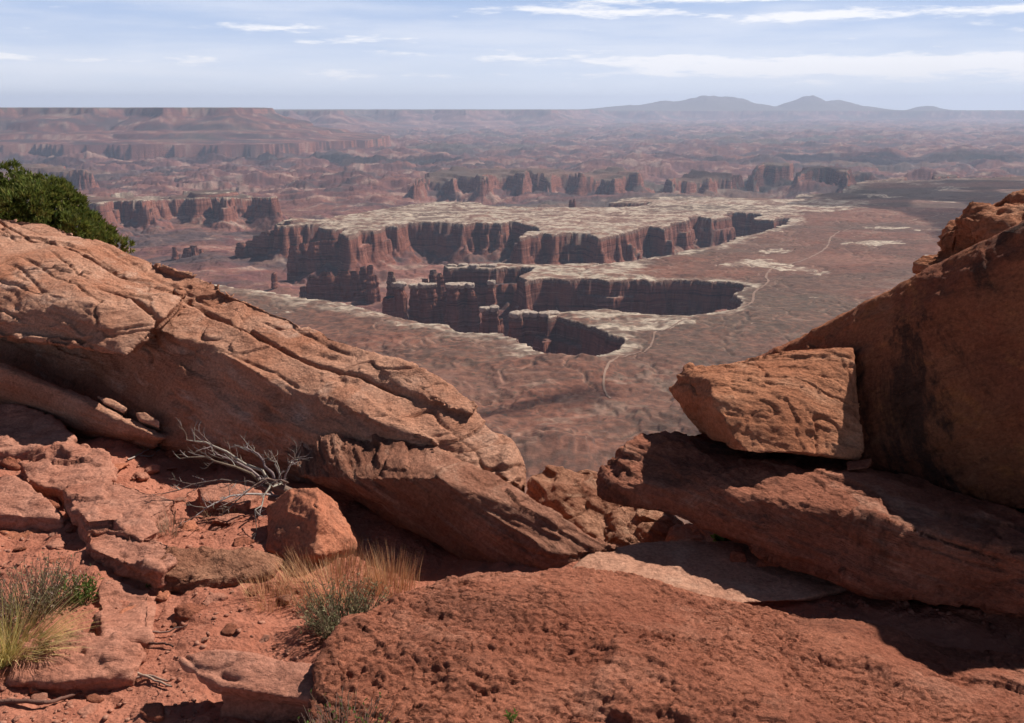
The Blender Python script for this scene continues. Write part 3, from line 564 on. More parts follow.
gblock('flat_rock', [(116, 512, .09), (145, 511, .12), (160, 530, .1), (140, 540, .1), (118, 528, .1)], 'small upright pink rock wedged against the flat topped block', M_RED, .1, smooth=3, lump=(.014, 6), fine=(.003, 25), seed=36, chip=(.01, 7))
gblock('layered_ledge', [(160, 552, .07), (205, 546, .09), (250, 552, .06), (280, 560, .03), (270, 574, .02), (190, 580, .05), (160, 574, .06)], 'low dark layered ledge right of the undercut slab', M_LAYER, .1, smooth=3, lump=(.014, 5), strata=(.016, 26), fine=(.004, 25), seed=37)
gblock('buried_rock', [(10, 655, .05), (40, 634, .07), (110, 632, .07), (140, 645, .05), (130, 672, .03), (60, 682, .03), (10, 680, .03)], 'half buried smooth rock above the grey driftwood sticks', M_RED, .1, smooth=8, lump=(.016, 4), fine=(.004, 20), strata=(.008, 18), seed=38)
rock('overhanging_rock', [[PZ(168, 655, .16), PZ(200, 650, .17), PZ(300, 662, .17), PZ(330, 668, .16), PZ(330, 705, .14), PZ(225, 688, .14), PZ(178, 668, .14), PZ(215, 690, .10), PZ(330, 712, .08), PZ(300, 668, .05)],
     [PZ(220, 690, .10), PZ(330, 700, .10), PZ(330, 740, -.05), PZ(215, 745, -.05), PZ(300, 690, 0)]], M_RED, voxel=.006, smooth=4, lump=(.014, 5), strata=(.007, 26), fine=(.003, 26), crack=(.01, 4, .03), seed=39, label='flat overhanging rock jutting left from the bottom ledge')
gblock('flat_rock', [(196, 486, .05), (230, 483, .06), (262, 492, .05), (245, 503, .05), (205, 502, .04)], 'flat pink rock lying beneath the dead branches', M_RED, .1, smooth=3, lump=(.01, 6), fine=(.003, 25), seed=40)
gblock('flat_rock', [(100, 575, .035), (150, 585, .03), (150, 640, .02), (105, 645, .02), (95, 600, .03)], 'worn patch of bare rock in the dirt right of the grass', M_RED, .1, smooth=6, lump=(.016, 5), fine=(.004, 22), seed=42)

# ------------------------------------------------------------------ right side stack
shelf = [P(598, 483, 3.8), P(606, 470, 3.85), P(625, 447, 3.95), P(665, 434, 4.1), P(700, 432, 4.25), P(860, 452, 4.35), P(770, 440, 4.4), P(1150, 560, 3.9), P(600, 497, 3.72), P(690, 518, 3.5), P(775, 534, 3.32), P(835, 559, 3.12), P(880, 582, 3.0), P(960, 608, 2.9), P(1150, 648, 2.75),
         P(620, 480, 3.68), P(760, 490, 3.38), P(880, 522, 3.08), P(1150, 590, 2.74), P(720, 494, 4.0), P(900, 548, 3.9), P(1150, 600, 3.9), P(780, 462, 3.6), P(960, 510, 3.25), P(1150, 566, 3.0)]
shelf2 = [P(623, 442, 3.9), P(650, 434, 4.0), P(700, 438, 4.0), P(740, 452, 3.75), P(700, 462, 3.72), P(640, 463, 3.8), P(622, 452, 3.85), P(700, 450, 4.2), P(800, 470, 3.6), P(770, 455, 4.0)]
rock('rock_shelf', [shelf, shelf2], M_SHELF, voxel=.0075, smooth=2, lump=(.04, 2.0), strata=(.008, 14), n=(.24, .08, .97), crack=(.016, 2.2, .025), plate=((.026, .11, .5), (.012, .04, .25), (.005, .016, .12)), fine=(.006, 18), seed=51, label='long dark overhanging rock shelf carrying the tan block and big right rock')
block = [P(668, 388, 4.15), P(676, 400, 4.05), P(684, 372, 4.15), P(700, 370, 4.05), P(709, 380, 3.82), P(713, 398, 3.70), P(735, 440, 3.54), P(749, 453, 3.5), P(738, 450, 3.56), P(700, 432, 3.95), P(765, 362, 4.0), P(792, 351, 4.0), P(853, 348, 3.98), P(857, 390, 3.84), P(863, 448, 3.66), P(858, 459, 3.64), P(835, 457, 3.58), P(800, 453, 3.52),
         P(700, 372, 4.4), P(790, 356, 4.5), P(850, 352, 4.5), P(860, 445, 4.4), P(700, 425, 4.4), P(780, 400, 3.66)]
block2 = [P(676, 375, 4.1), P(690, 364, 4.12), P(700, 372, 4.02), P(703, 392, 3.86), P(690, 398, 4.0), P(690, 385, 4.3)]
rock('sandstone_block', [block, block2], M_BLOCK, voxel=.007, smooth=1, lump=(.010, 3.2), strata=(.003, 14), n=(.25, .45, .85), crack=(.012, 3, .02), plate=((.02, .14, .3), (.007, .04, .16)), fine=(.006, 18), seed=52, label='squarish tan sandstone block perched on the shelf, left of the big rock', cat='boulder')
big = [P(748, 366, 4.6), P(792, 346, 4.45), P(858, 316, 4.2), P(930, 278, 4.0), P(1024, 228, 3.78), P(1230, 110, 3.4), P(863, 352, 4.0), P(868, 464, 3.86), P(950, 490, 3.72), P(1030, 514, 3.6), P(1230, 575, 3.3), P(765, 420, 4.5), P(1024, 330, 3.62), P(1230, 330, 3.2),
       P(748, 372, 6.0), P(1024, 240, 6.0), P(1230, 140, 6.0), P(1230, 420, 6.0), P(780, 430, 5.6), P(940, 345, 3.82)]
rock('big_rock', [big], M_RIGHT, voxel=.010, smooth=3, lump=(.03, 1.6), strata=(.004, 8), n=(-.5, .05, .86), crack=(.008, 2, .02), plate=((.018, .25, .7), (.007, .06, .3)), fine=(.007, 15), seed=53, label='huge dark red rock face filling the right edge', cat='boulder')
top = [P(922, 284, 4.75), P(936, 262, 4.75), P(938, 228, 4.8), P(956, 214, 4.75), P(974, 200, 4.75), P(1010, 189, 4.75), P(1150, 150, 4.6), P(1150, 250, 4.5), P(960, 280, 4.55), P(1000, 240, 4.5), P(960, 250, 5.4), P(1150, 200, 5.4), P(970, 225, 5.3)]
top2 = [P(922, 284, 4.7), P(950, 268, 4.6), P(985, 258, 4.5), P(950, 285, 4.5), P(940, 285, 5.0), P(1000, 270, 5.0)]
rock('crumbly_rock', [top, top2], M_BLOCK, voxel=.011, smooth=2, lump=(.06, 3.0), strata=(.012, 9), n=(-.3, .1, .94), crack=(.03, 3, .05), chip=(.02, 6), plate=((.05, .14, .3), (.02, .05, .14)), fine=(.014, 14), seed=54, label='rough pitted orange rock on top of the huge right rock')
rock('wedge_stone', [[P(845, 462, 3.6), P(872, 458, 3.6), P(866, 468, 3.5), P(848, 470, 3.5), P(860, 466, 3.75), P(872, 466, 3.7)]], M_SHELF, voxel=.005, smooth=1, lump=(.008, 8), fine=(.003, 30), seed=55, label='small stone wedged between the tan block and the huge rock', cat='stone')
rock('gap_rock', [[P(523, 492, 5.51), P(530, 474, 5.57), P(548, 466, 5.63), P(592, 469, 5.63), P(618, 488, 5.45), P(640, 506, 5.28), P(600, 545, 4.99), P(540, 535, 5.22), P(560, 480, 6.15), P(640, 520, 6.03), P(640, 560, 5.10), P(520, 560, 5.34), Vector((.1, 5.3, -3)), Vector((.8, 5.3, -3)), Vector((.4, 6.2, -3))],
     [P(610, 512, 5.22), P(640, 505, 5.22), P(668, 517, 5.10), P(680, 535, 4.99), P(678, 556, 4.87), P(600, 556, 4.87), P(640, 515, 5.57), P(678, 540, 5.57)]], M_LAYER, voxel=.010, smooth=1, lump=(.05, 3.2), strata=(.008, 16), n=(.35, -.1, .93), crack=(.02, 3, .03), plate=((.022, .12, .6), (.014, .035, .3)), fine=(.009, 16), seed=56, label='rugged layered rock seen through the gap beyond the slab')
rock('rim_rock', [[P(672, 528, 5.0), P(700, 524, 5.0), P(745, 530, 5.0), P(750, 560, 4.6), P(660, 565, 4.6), P(700, 535, 5.5), Vector((.8, 5, -2.5)), Vector((1.1, 5, -2.5)), Vector((1, 4.8, -2.5))]], M_LAYER, voxel=.010, smooth=2, lump=(.04, 3), strata=(.02, 12), fine=(.008, 16), chip=(.03, 5), seed=57, label='dusky rock under the shelf tip behind the pale slab')
rock('pale_slab', [[PZ(566, 572, .03), PZ(592, 551, .05), PZ(640, 543, .05), PZ(700, 540, .05), PZ(770, 540, .05), PZ(840, 552, .04), PZ(900, 575, .02), PZ(800, 600, .03), PZ(690, 606, .03), PZ(620, 596, .03), PZ(566, 580, -.1), PZ(640, 548, -.25), PZ(840, 552, -.25), PZ(900, 600, -.2), PZ(690, 612, -.2)]], M_PALE, voxel=.007, smooth=6, lump=(.014, 3), fine=(.003, 25), seed=58, label='smooth pale pink slab in the gap, half in shadow')
for k, (px, py, w, lb) in enumerate([(738, 556, .032, 'rounded dark stone on the pale slab under the shelf'), (768, 563, .028, 'flat dark stone right of the rounded one on the pale slab')]):
    p = PZ(px, py, .066); h = [p + Vector((w * a * (1.5 if k else 1), w * b, w * c * (.6 if k else 1))) for a, b, c in [(-1,-.6,-.6),(1,-.7,-.6),(1,.7,-.6),(-1,.6,-.6),(-.8,-.5,.5),(.7,-.6,.6),(.8,.5,.4),(-.6,.5,.6)]]
    rock('stone', [h], M_CRUST, voxel=.005, smooth=3, lump=(.006, 14), fine=(.002, 40), seed=70 + k, label=lb, cat='stone')

# ------------------------------------------------------------------ bottom ledge
def crust(me):
    co = get_co(me).astype(np.float64); no = get_no(me)
    w = co + .02 * np.stack([perlin3(co * 14 + k * 5, 80 + k) for k in range(3)], 1)
    f1, f2, cid = worley3(w * np.array([20, 34, 34]), 81); f1b, f2b, cib = worley3(w * np.array([48, 72, 70]), 82)
    rough = sstep(-.25, .25, fbm3(co * 2.2, 3, 84)); up = np.clip(no[:, 2], 0, 1)
    D = (.0035 * (cid - .5) + .004 * (cib - .5) - .008 * np.exp(-((f2 - f1) / .1) ** 2)) * (.15 + .85 * rough) * (.4 + .6 * up)
    lay = perlin3(np.stack([co[:,0]*2.2, co[:,1]*3.5, co[:,2]*20], 1) + .3*fbm3(co*5, 2, 88)[:, None], 86); D += .009 * np.tanh(lay * 6)
    co += np.array([0, 0, 1.0]) * D[:, None] * .6 + no * D[:, None] * .5; set_co(me, co)
ledge = [PZ(330, 642, .20), PZ(318, 662, .19), PZ(345, 622, .20), PZ(395, 597, .17), PZ(440, 580, .16), PZ(520, 571, .16), PZ(590, 569, .15), PZ(650, 580, .11), PZ(720, 600, .06), PZ(860, 640, -.01), PZ(1180, 690, -.03), PZ(1180, 840, .10), PZ(300, 840, .15), PZ(312, 700, .17),
         PZ(470, 640, .22), PZ(600, 640, .20), PZ(800, 700, .15)]
ledge += [Vector((p.x, p.y, -.25)) for p in (PZ(330, 650, .2), PZ(440, 585, .16), PZ(600, 575, .15), PZ(720, 596, .08), PZ(1180, 650, .02), PZ(1180, 840, .1), PZ(320, 840, .15))]
plate = [PZ(290, 610, .10), PZ(330, 600, .13), PZ(400, 590, .17), PZ(440, 585, .17), PZ(420, 625, .18), PZ(350, 640, .16), PZ(400, 600, 0), PZ(330, 620, 0)]
step2 = [PZ(400, 606, .215), PZ(450, 592, .215), PZ(540, 580, .205), PZ(690, 612, .175), PZ(640, 650, .225), PZ(480, 640, .245)]
step2 += [Vector((p.x, p.y, -.05)) for p in step2]
rock('crusted_ledge', [ledge], M_CRUST, voxel=.0055, smooth=2, lump=(.022, 2.2), strata=(.004, 14), n=(.13, .17, .975), crack=(0, 3, .04), plate=((.012, .034, .5), (.006, .015, .18), (.004, .008, .07)), fine=(.004, 40), seed=61, label='broad crusted red rock ledge along the bottom of the view', extra=crust)

# ------------------------------------------------------------------ loose stones and gravel
rb = random.Random(91)
for k, (px, py, w, lb) in enumerate([(10, 440, 26, 'weathered'), (45, 505, 30, 'a'), (20, 535, 34, 'a'), (58, 545, 26, 'a'), (125, 492, 0, ''), (190, 530, 24, ''), (228, 520, 30, ''), (245, 545, 22, ''), (118, 470, 26, ''), (140, 478, 18, ''), (60, 560, 22, ''), (105, 520, 24, ''), (215, 600, 26, ''), (190, 612, 30, ''), (130, 612, 26, ''), (230, 575, 22, ''), (255, 590, 18, ''), (165, 596, 20, ''), (88, 712, 26, ''), (155, 712, 30, ''), (40, 690, 18, ''), (200, 672, 0, ''), (140, 655, 22, ''), (170, 455, 16, ''), (150, 470, 22, ''), (12, 466, 24, '')]):
    if not w: continue
    p = G(px, py); s_ = w * p.y / F * .62; a = rb.uniform(0, 3.14); h = []
    for _ in range(12):
        v = Vector((rb.uniform(-1, 1), rb.uniform(-1, 1), rb.uniform(-1, .8))).normalized(); v = Vector((v.x * 1.15, v.y * .85, v.z * .42)); h.append(p + Vector((v.x * math.cos(a) - v.y * math.sin(a), v.x * math.sin(a) + v.y * math.cos(a), v.z + .06)) * s_)
    o = rock('rubble_rock', [h], [M_RED, M_CRUST, M_BOUL][k % 3], voxel=.006, smooth=1, lump=(.012, 7), fine=(.003, 30), plate=((.008, .03, .1),), seed=200 + k, label='angular piece of red rubble sunk in the dirt of the left slope', cat='stone', group='rubble on the dirt slope')
def small_hull(rnd, s):
    return [Vector((rnd.uniform(-1, 1), rnd.uniform(-1, 1), rnd.uniform(-.45, .55))).normalized() * s * rnd.uniform(.75, 1.15) * 1 for _ in range(13)]
protos = []
rnd = random.Random(5)
for k in range(6):
    h = [Vector((v.x * 1.25, v.y, v.z * .6)) for v in small_hull(rnd, 1)]
    m = hulls_mesh('loose_stone', [h], .16); relax(m, 2); c = get_co(m).astype(np.float64); set_co(m, c + get_no(m) * (.12 * fbm3(c * 1.6, 3, k))[:, None]); m.materials.append(M_RED if k % 2 else M_CRUST); m.polygons.foreach_set('use_smooth', [True] * len(m.polygons)); protos.append(m)
spots = [(30, 520), (52, 535), (20, 550), (205, 455), (215, 470), (190, 610), (215, 600), (232, 592), (175, 625), (130, 690), (250, 610), (205, 640), (230, 632), (60, 680), (95, 700), (150, 705), (110, 685), (40, 700), (245, 575), (130, 605), (228, 560), (262, 640), (275, 648), (285, 600), (160, 600), (200, 585), (150, 455), (170, 470), (70, 530), (15, 500), (240, 540), (215, 530), (190, 520), (180, 660), (70, 668), (130, 625), (110, 470), (180, 500), (145, 480), (300, 640)]
for k, (px, py) in enumerate(spots):
    p = G(px, py); s = rnd.choice([.012, .016, .02, .028, .036]) * (1.25 if py < 560 else .9)
    o = bpy.data.objects.new('loose_stone', protos[k % 6]); COL.objects.link(o); o.location = p + Vector((0, 0, s * .12)); o.scale = (s, s, s); o.rotation_euler = (rnd.uniform(-.3, .3), rnd.uniform(-.3, .3), rnd.uniform(0, 6.28))
    tag(o, 'small red stone lying loose on the dirt slope at left', 'stone', 'loose stones on the dirt slope')
def gravel(n=2600):
    V, Fc = [], []; base = 0
    ico = bmesh.new(); bmesh.ops.create_icosphere(ico, subdivisions=1, radius=1); iv = np.array([v.co for v in ico.verts]); fi = np.array([[v.index for v in f.verts] for f in ico.faces]); ico.free()
    g = np.random.default_rng(3)
    for _ in range(n):
        px = g.uniform(-40, 420) if g.random() < .8 else g.uniform(680, 1060); py = g.uniform(445, 760) if px < 420 else g.uniform(560, 640)
        p = PZ(px, py, 0); s = .0025 + .009 * g.random() ** 3
        sc = np.array([s * g.uniform(.8, 1.5), s * g.uniform(.7, 1.2), s * g.uniform(.5, .8)]); a = g.uniform(0, 6.28); ca, sa = math.cos(a), math.sin(a)
        q = iv * (1 + .25 * g.standard_normal((len(iv), 1))) * sc; q = np.stack([q[:,0]*ca - q[:,1]*sa, q[:,0]*sa + q[:,1]*ca, q[:,2]], 1)
        V.append(q + np.array([p.x, p.y, gz(p.x, p.y) + s * .2])); Fc.append(fi + base); base += len(iv)
    o = link('gravel', mesh_np('gravel', np.concatenate(V), np.concatenate(Fc)), M_RED, smooth=False); tag(o, kind='stuff')
gravel()

# ------------------------------------------------------------------ plants
class Strips:
    """tapered blades and thin tubes gathered in one mesh with a colour per vertex."""
    def __init__(s): s.V, s.F, s.C = [], [], []
    def blade(s, p0, d, L, w, bend, col, seg=4, up=Vector((0, 0, 1))):
        side = d.cross(up); side = side.normalized() if side.length > 1e-4 else Vector((1, 0, 0)); b = len(s.V); p = p0.copy(); dr = d.normalized()
        for i in range(seg + 1):
            t = i / seg; ww = w * (1 - t ** 1.5) + w * .08
            s.V += [p - side * ww / 2, p + side * ww / 2]; s.C += [col, col]; p = p + dr * (L / seg); dr = (dr + bend / seg).normalized()
        for i in range(seg): s.F.append((b+2*i, b+2*i+1, b+2*i+3, b+2*i+2))
    def tube(s, path, r0, r1, col, k=5):
        b = len(s.V); n = len(path)
        for i, p in enumerate(path):
            d = (path[min(i+1, n-1)] - path[max(i-1, 0)]).normalized(); a = d.cross(Vector((.31, .2, .93))).normalized(); c = d.cross(a); r = r0 + (r1 - r0) * i / (n - 1)
            for j in range(k): an = 2*math.pi*j/k; s.V.append(p + (a*math.cos(an) + c*math.sin(an)) * r); s.C.append(col)
        for i in range(n - 1):
            for j in range(k): s.F.append((b+i*k+j, b+i*k+(j+1) % k, b+(i+1)*k+(j+1) % k, b+(i+1)*k+j))
    def leaf(s, p, d, L, w, col):
        side = d.cross(Vector((random.uniform(-1,1), random.uniform(-1,1), random.uniform(-1,1)))); side = side.normalized() if side.length > 1e-4 else Vector((1,0,0)); b = len(s.V)
        s.V += [p, p + d*L*.5 + side*w/2, p + d*L, p + d*L*.5 - side*w/2]; s.C += [col]*4; s.F.append((b, b+1, b+2, b+3))
    def build(s, name, mat, parent=None, off=None):
        co = np.array(s.V); 
        if off is not None: co = co - np.array(off)
        me = mesh_np(name, co, np.array(s.F)); attr_col(me, 'tint', np.array(s.C)); return link(name, me, mat, parent, smooth=False)
M_PLANT = mat_simple('plant_tissue', 0, 0, 60, .8, 0, 'tint', .3)
M_WOOD = mat_simple('dead_wood', 0, 0, 120, .85, .5, 'tint')
def jit(c, a=.25):
    k = 1 + random.uniform(-a, a); return tuple(max(.005, v * k * (1 + random.uniform(-.08, .08))) for v in c)
def rv(a=1): return Vector((random.uniform(-a, a), random.uniform(-a, a), random.uniform(-a, a)))

def juniper():
    root = empty('juniper_tree', (-4.55, 9.3, gz(-4.55, 9.3))); tag(root, 'dense green juniper behind the upper left end of the great slab', 'tree'); bz = root.location.z
    w = Strips(); tr = Strips(); base = Vector((-4.55, 9.3, bz))
    tr.tube([base + Vector((0, 0, -.3)), base + Vector((.03, 0, .1)), base + Vector((-.05, .05, .3)), base + Vector((.05, 0, .55))], .13, .07, (.16, .115, .085), 9)
    lumps = []
    for (px, py, d, r) in [(-20, 205, 9.2, .36), (18, 202, 9.3, .31), (45, 205, 9.1, .28), (64, 216, 9.2, .25), (82, 229, 9.1, .20), (100, 238, 9.1, .13), (30, 222, 8.8, .36), (65, 240, 8.8, .28), (-60, 215, 9.2, .45), (0, 232, 8.9, .36), (95, 247, 8.9, .14), (118, 245, 9.0, .07), (128, 248, 9.0, .04), (-100, 240, 9.3, .5), (-40, 265, 9.0, .5), (40, 265, 8.9, .4), (12, 170, 9.4, .06), (34, 174, 9.3, .06), (58, 186, 9.2, .07), (77, 206, 9.2, .06), (-30, 172, 9.4, .12), (92, 220, 9.2, .06), (48, 180, 9.2, .06), (0, 172, 9.3, .07)]:
        lumps.append((P(px, py, d), r)); tr.tube([base + Vector((0, 0, .5)), (base + P(px, py, d)) / 2 + Vector((0, 0, -.05)), P(px, py, d)], .05, .012, (.15, .11, .08), 5)
    for (c, r) in lumps:
        for _ in range(int(1150 * r * r / .1) + 12):
            v = rv().normalized(); k = random.uniform(.55, 1.0) ** .5; lum = .75 + .35 * perlin3(np.array([[*(c * 5 + v * r * 5)]]), 3)[0] * 2
            if lum < .60: continue
            p = c + Vector((v.x, v.y, v.z * .92)) * r * k * (.82 + .2 * lum)
            dr = (v + Vector((0, 0, .55)) + rv(.6)).normalized(); col = jit(random.choice([(.13, .15, .03), (.15, .17, .036), (.10, .125, .03), (.19, .19, .05)]), .25)
            for q in range(6):
                dd = (dr + rv(.55)).normalized(); w.leaf(p + dd * .004, dd, random.uniform(.035, .07), random.uniform(.008, .014), col)
    tr.build('trunk', M_WOOD, root, root.location); w.build('crown', M_PLANT, root, root.location)
juniper()

def tuft(name, label, cat, pos, n, L, spread, cols, w=.0022, bend=.5, lean=Vector((0, 0, 0)), area=.08, group=None):
    s = Strips()
    for _ in range(n):
        a = random.uniform(0, 6.283); r = area * math.sqrt(random.random()); p = Vector((pos.x + r*math.cos(a), pos.y + r*math.sin(a), 0)); p.z = gz(p.x, p.y) - .004
        d = (Vector((math.cos(a), math.sin(a), 0)) * random.uniform(0, spread) + rv(.12) + lean + Vector((0, 0, 1))).normalized()
        s.blade(p, d, L * random.uniform(.45, 1.1), w * random.uniform(.7, 1.3), Vector((math.cos(a), math.sin(a), -.6)) * bend * random.random() + lean * .6, jit(random.choice(cols)), 5)
    o = s.build(name, M_PLANT); rebase(o); return tag(o, label, cat, group)
def shrub(name, label, pos, n, L, spread, twig, leaf, area, leaves=10, lw=(.012, .004), lift=0):
    root = empty(name, pos); tag(root, label, 'shrub'); s = Strips(); l = Strips()
    for _ in range(n):
        a = random.uniform(0, 6.283); r = area * math.sqrt(random.random()); p = Vector((pos.x + r*math.cos(a), pos.y + r*math.sin(a), 0)); p.z = (lift or gz(p.x, p.y)) - .005
        d = (Vector((math.cos(a), math.sin(a), 0)) * random.uniform(.1, spread) + rv(.25) + Vector((0, 0, 1))).normalized(); LL = L * random.uniform(.5, 1.1); path = [p]
        for i in range(4): path.append(path[-1] + d * LL / 4); d = (d + rv(.28) + Vector((0, 0, .08))).normalized()
        s.tube(path, .0016, .0006, jit(twig), 3)
        for i in range(leaves):
            t = random.uniform(.25, 1) * 3.99; k = int(t); q = path[k].lerp(path[k+1], t-k); dd = (rv() + Vector((0, 0, .8))).normalized(); l.leaf(q, dd, lw[0] * random.uniform(.7, 1.5), lw[1], jit(random.choice(leaf)))
    s.build('stems', M_PLANT, root, root.location); l.build('leaves', M_PLANT, root, root.location); return root
STRAW = [(.62, .34, .17), (.54, .28, .14), (.68, .42, .24), (.44, .22, .12)]; SAGE = [(.24, .22, .11), (.29, .26, .14), (.18, .175, .085), (.35, .29, .17)]
random.seed(11)
shrub('sage_shrub', 'grey green twiggy shrub between the boulder and the bottom ledge', G(345, 630), 330, .16, 1.5, (.20, .14, .09), SAGE, .075, 9, (.013, .0035))
tuft('dry_grass', 'thin straw coloured grass growing round the foot of the boulder', 'grass clump', G(335, 592), 1300, .115, .9, STRAW, .0016, .35, area=.2)
tuft('dry_grass', 'tall wispy straw grass in the shade right of the boulder', 'grass clump', G(392, 587), 420, .145, .35, STRAW, .0016, .3, area=.10)
tuft('dry_grass', 'sparse short straw grass at left of the grey green shrub', 'grass clump', G(268, 600), 260, .09, .7, STRAW, .0015, .4, area=.08)
shrub('sage_shrub', 'dull purple green bush at the left edge behind the yellow grass', G(28, 612), 230, .17, 1.1, (.23, .14, .10), SAGE + [(.36, .26, .19), (.32, .24, .17)], .10, 9, (.013, .0035))
shrub('green_shrub', 'small bright green sprig at the right of the left edge bush', G(80, 602), 45, .10, .8, (.16, .12, .06), [(.10, .15, .03), (.13, .18, .04)], .03, 12, (.016, .005))
tuft('yellow_grass', 'drooping clump of long yellow grass at the left edge', 'grass clump', G(14, 662), 620, .26, .7, [(.66, .50, .20), (.72, .58, .28), (.55, .43, .15), (.42, .37, .12)], .0028, 1.0, Vector((.55, -.1, 0)), .06)
tuft('dry_grass', 'little pale dry tuft right of the flat topped block', 'grass clump', G(172, 530), 110, .10, .8, [(.34, .25, .17), (.28, .2, .14)], .0015, .4, area=.05)
tuft('dry_grass', 'dry straw tuft under the dead branches', 'grass clump', G(222, 516), 110, .08, 1.0, [(.36, .24, .13), (.30, .19, .11)], .0015, .4, area=.08)
shrub('bare_shrub', 'bare grey twigs with a few green leaves in front of the ledge', PZ(345, 738, .15), 110, .10, .9, (.34, .23, .17), [(.13, .20, .04)], .07, 1, (.011, .006), .15)
def sprig(label, pos, n, L, leafc, lw):
    root = empty('green_sprig', pos); tag(root, label, 'plant'); s = Strips(); l = Strips()
    for k in range(n):
        a = random.uniform(0, 6.28); d = (Vector((math.cos(a), math.sin(a), 0)) * random.uniform(.2, .9) + Vector((0, 0, 1))).normalized(); p = pos - Vector((0, 0, .01)); path = [p, p + d*L*.5, p + d*L + Vector((0, 0, L*.1))]; s.tube(path, .0014, .0007, (.13, .13, .05), 3)
        for i in range(7):
            q = path[1].lerp(path[2], random.random()); l.leaf(q, (rv() + Vector((0, 0, .6))).normalized(), lw * random.uniform(.7, 1.3), lw * .45, jit(leafc))
    s.build('stems', M_PLANT, root, root.location); l.build('leaves', M_PLANT, root, root.location)
sprig('tiny green plant on the ledge at the bottom edge', PZ(512, 722, .19), 6, .03, (.14, .22, .04), .012)
sprig('tiny green weed under the rim of the undercut slab', G(150, 588), 8, .025, (.12, .16, .05), .01)
sprig('bright green leafy plant under the shelf behind the pale slab', P(722, 545, 3.6), 26, .05, (.20, .30, .04), .03)
random.seed(23)
# dead branches
def dead_branch():
    root = empty('dead_branch', G(300, 515)); tag(root, 'bleached grey dead branches tangled on the ground beside the boulder', 'dead branch')
    main = Strips(); GREY = [(.30, .255, .22), (.24, .195, .165), (.36, .31, .28), (.19, .14, .11)]
    def grow(p, d, L, r, lev, s):
        n = 7; path = [p]
        for i in range(n):
            d = (d + rv(.22) + Vector((0, 0, .03))).normalized(); path.append(path[-1] + d * L / n)
        s.tube(path, r, r * .35, jit(random.choice(GREY), .15), 6)
        if lev < 3:
            for k in range(random.randint(3, 5) if lev < 2 else 3):
                i = random.randint(2, n); q = path[i]; dd = (d + rv(.95) + Vector((-.15, 0, .15))).normalized(); grow(q, dd, L * random.uniform(.35, .62), r * .5, lev + 1, s)
    base = P(290, 500, 3.95)
    tgt = [(186, 441, 3.95), (180, 458, 3.85), (212, 456, 4.0), (244, 450, 4.0), (165, 495, 3.8), (196, 512, 3.7), (255, 520, 3.65), (296, 462, 3.95), (268, 458, 3.98), (230, 505, 3.75)]
    stump = Strips(); stump.tube([P(312, 512, 3.98), P(298, 497, 3.95), P(278, 487, 3.94), P(262, 478, 3.95)], .030, .014, (.20, .135, .105), 9)
    stump.tube([P(300, 512, 3.95), P(285, 500, 3.92), P(268, 498, 3.9)], .022, .010, (.16, .10, .08), 8); stump.build('stump', M_WOOD, root, root.location)
    for i, t_ in enumerate(tgt):
        s = Strips(); e = P(*t_); st = P(270 + 2 * i, 483 + (i % 3) * 7, 3.94); v = e - st; path = [st]
        for k in range(1, 9): path.append(st + v * k / 8 + rv(.012) + Vector((0, 0, .05 * math.sin(math.pi * k / 8))))
        col = jit(random.choice(GREY), .15); s.tube(path, .0075 if i < 4 else .0055, .002, col, 6)
        for k in (3, 5, 6, 7, 8):
            for _ in range(1 + k % 2): grow(path[k], (v.normalized() + rv(.9) + Vector((0, 0, .05))).normalized(), random.uniform(.03, .10), .0022, 2, s)
        s.build('branch', M_WOOD, root, root.location)
dead_branch()
def stick(name, label, pl, r0, r1, col, z=.012):
    s = Strips(); path = []
    for (px, py) in pl: p = G(px, py); path.append(Vector((p.x, p.y, p.z + z)))
    fine = []
    for i in range(len(path) - 1):
        for k in range(4): fine.append(path[i].lerp(path[i+1], k/4) + rv(.003))
    fine.append(path[-1]); s.tube(fine, r0, r1, col, 7); return s
def mk_stick(name, label, tubes):
    s = Strips()
    for (pl, r0, r1, col) in tubes:
        q = stick(name, label, pl, r0, r1, col); b = len(s.V); s.V += q.V; s.C += q.C; s.F += [tuple(i + b for i in f) for f in q.F]
    o = s.build(name, M_WOOD); rebase(o); tag(o, label, 'stick')
mk_stick('driftwood_stick', 'split pale grey stick lying below the half buried rock', [([(62, 681), (85, 678), (110, 680), (135, 675), (152, 682), (172, 690)], .007, .003, (.40, .27, .20)), ([(100, 684), (125, 683), (150, 679), (168, 685)], .006, .003, (.34, .22, .17)), ([(60, 685), (90, 687), (105, 683)], .005, .002, (.28, .17, .13))])
mk_stick('dark_stick', 'long dark twisted stick at the bottom left edge', [([(-20, 707), (20, 705), (48, 707), (65, 701), (82, 696)], .008, .004, (.16, .08, .06))])
mk_stick('thin_twig', 'thin grey twig in the dirt left of the grey green shrub', [([(148, 635), (165, 636), (188, 628)], .004, .002, (.30, .19, .15))])
mk_stick('dark_twig', 'short dark curved twig below the thin grey twig', [([(138, 643), (150, 648), (166, 646), (173, 650)], .005, .003, (.13, .065, .05))])
mk_stick('thin_twig', 'wispy grey twigs with yellowed bits above the leaning plate', [([(128, 462), (142, 456), (152, 448)], .004, .002, (.36, .30, .26)), ([(135, 458), (146, 450), (150, 446)], .003, .0015, (.36, .26, .12)), ([(140, 458), (152, 458), (160, 452)], .003, .0015, (.33, .27, .22))])

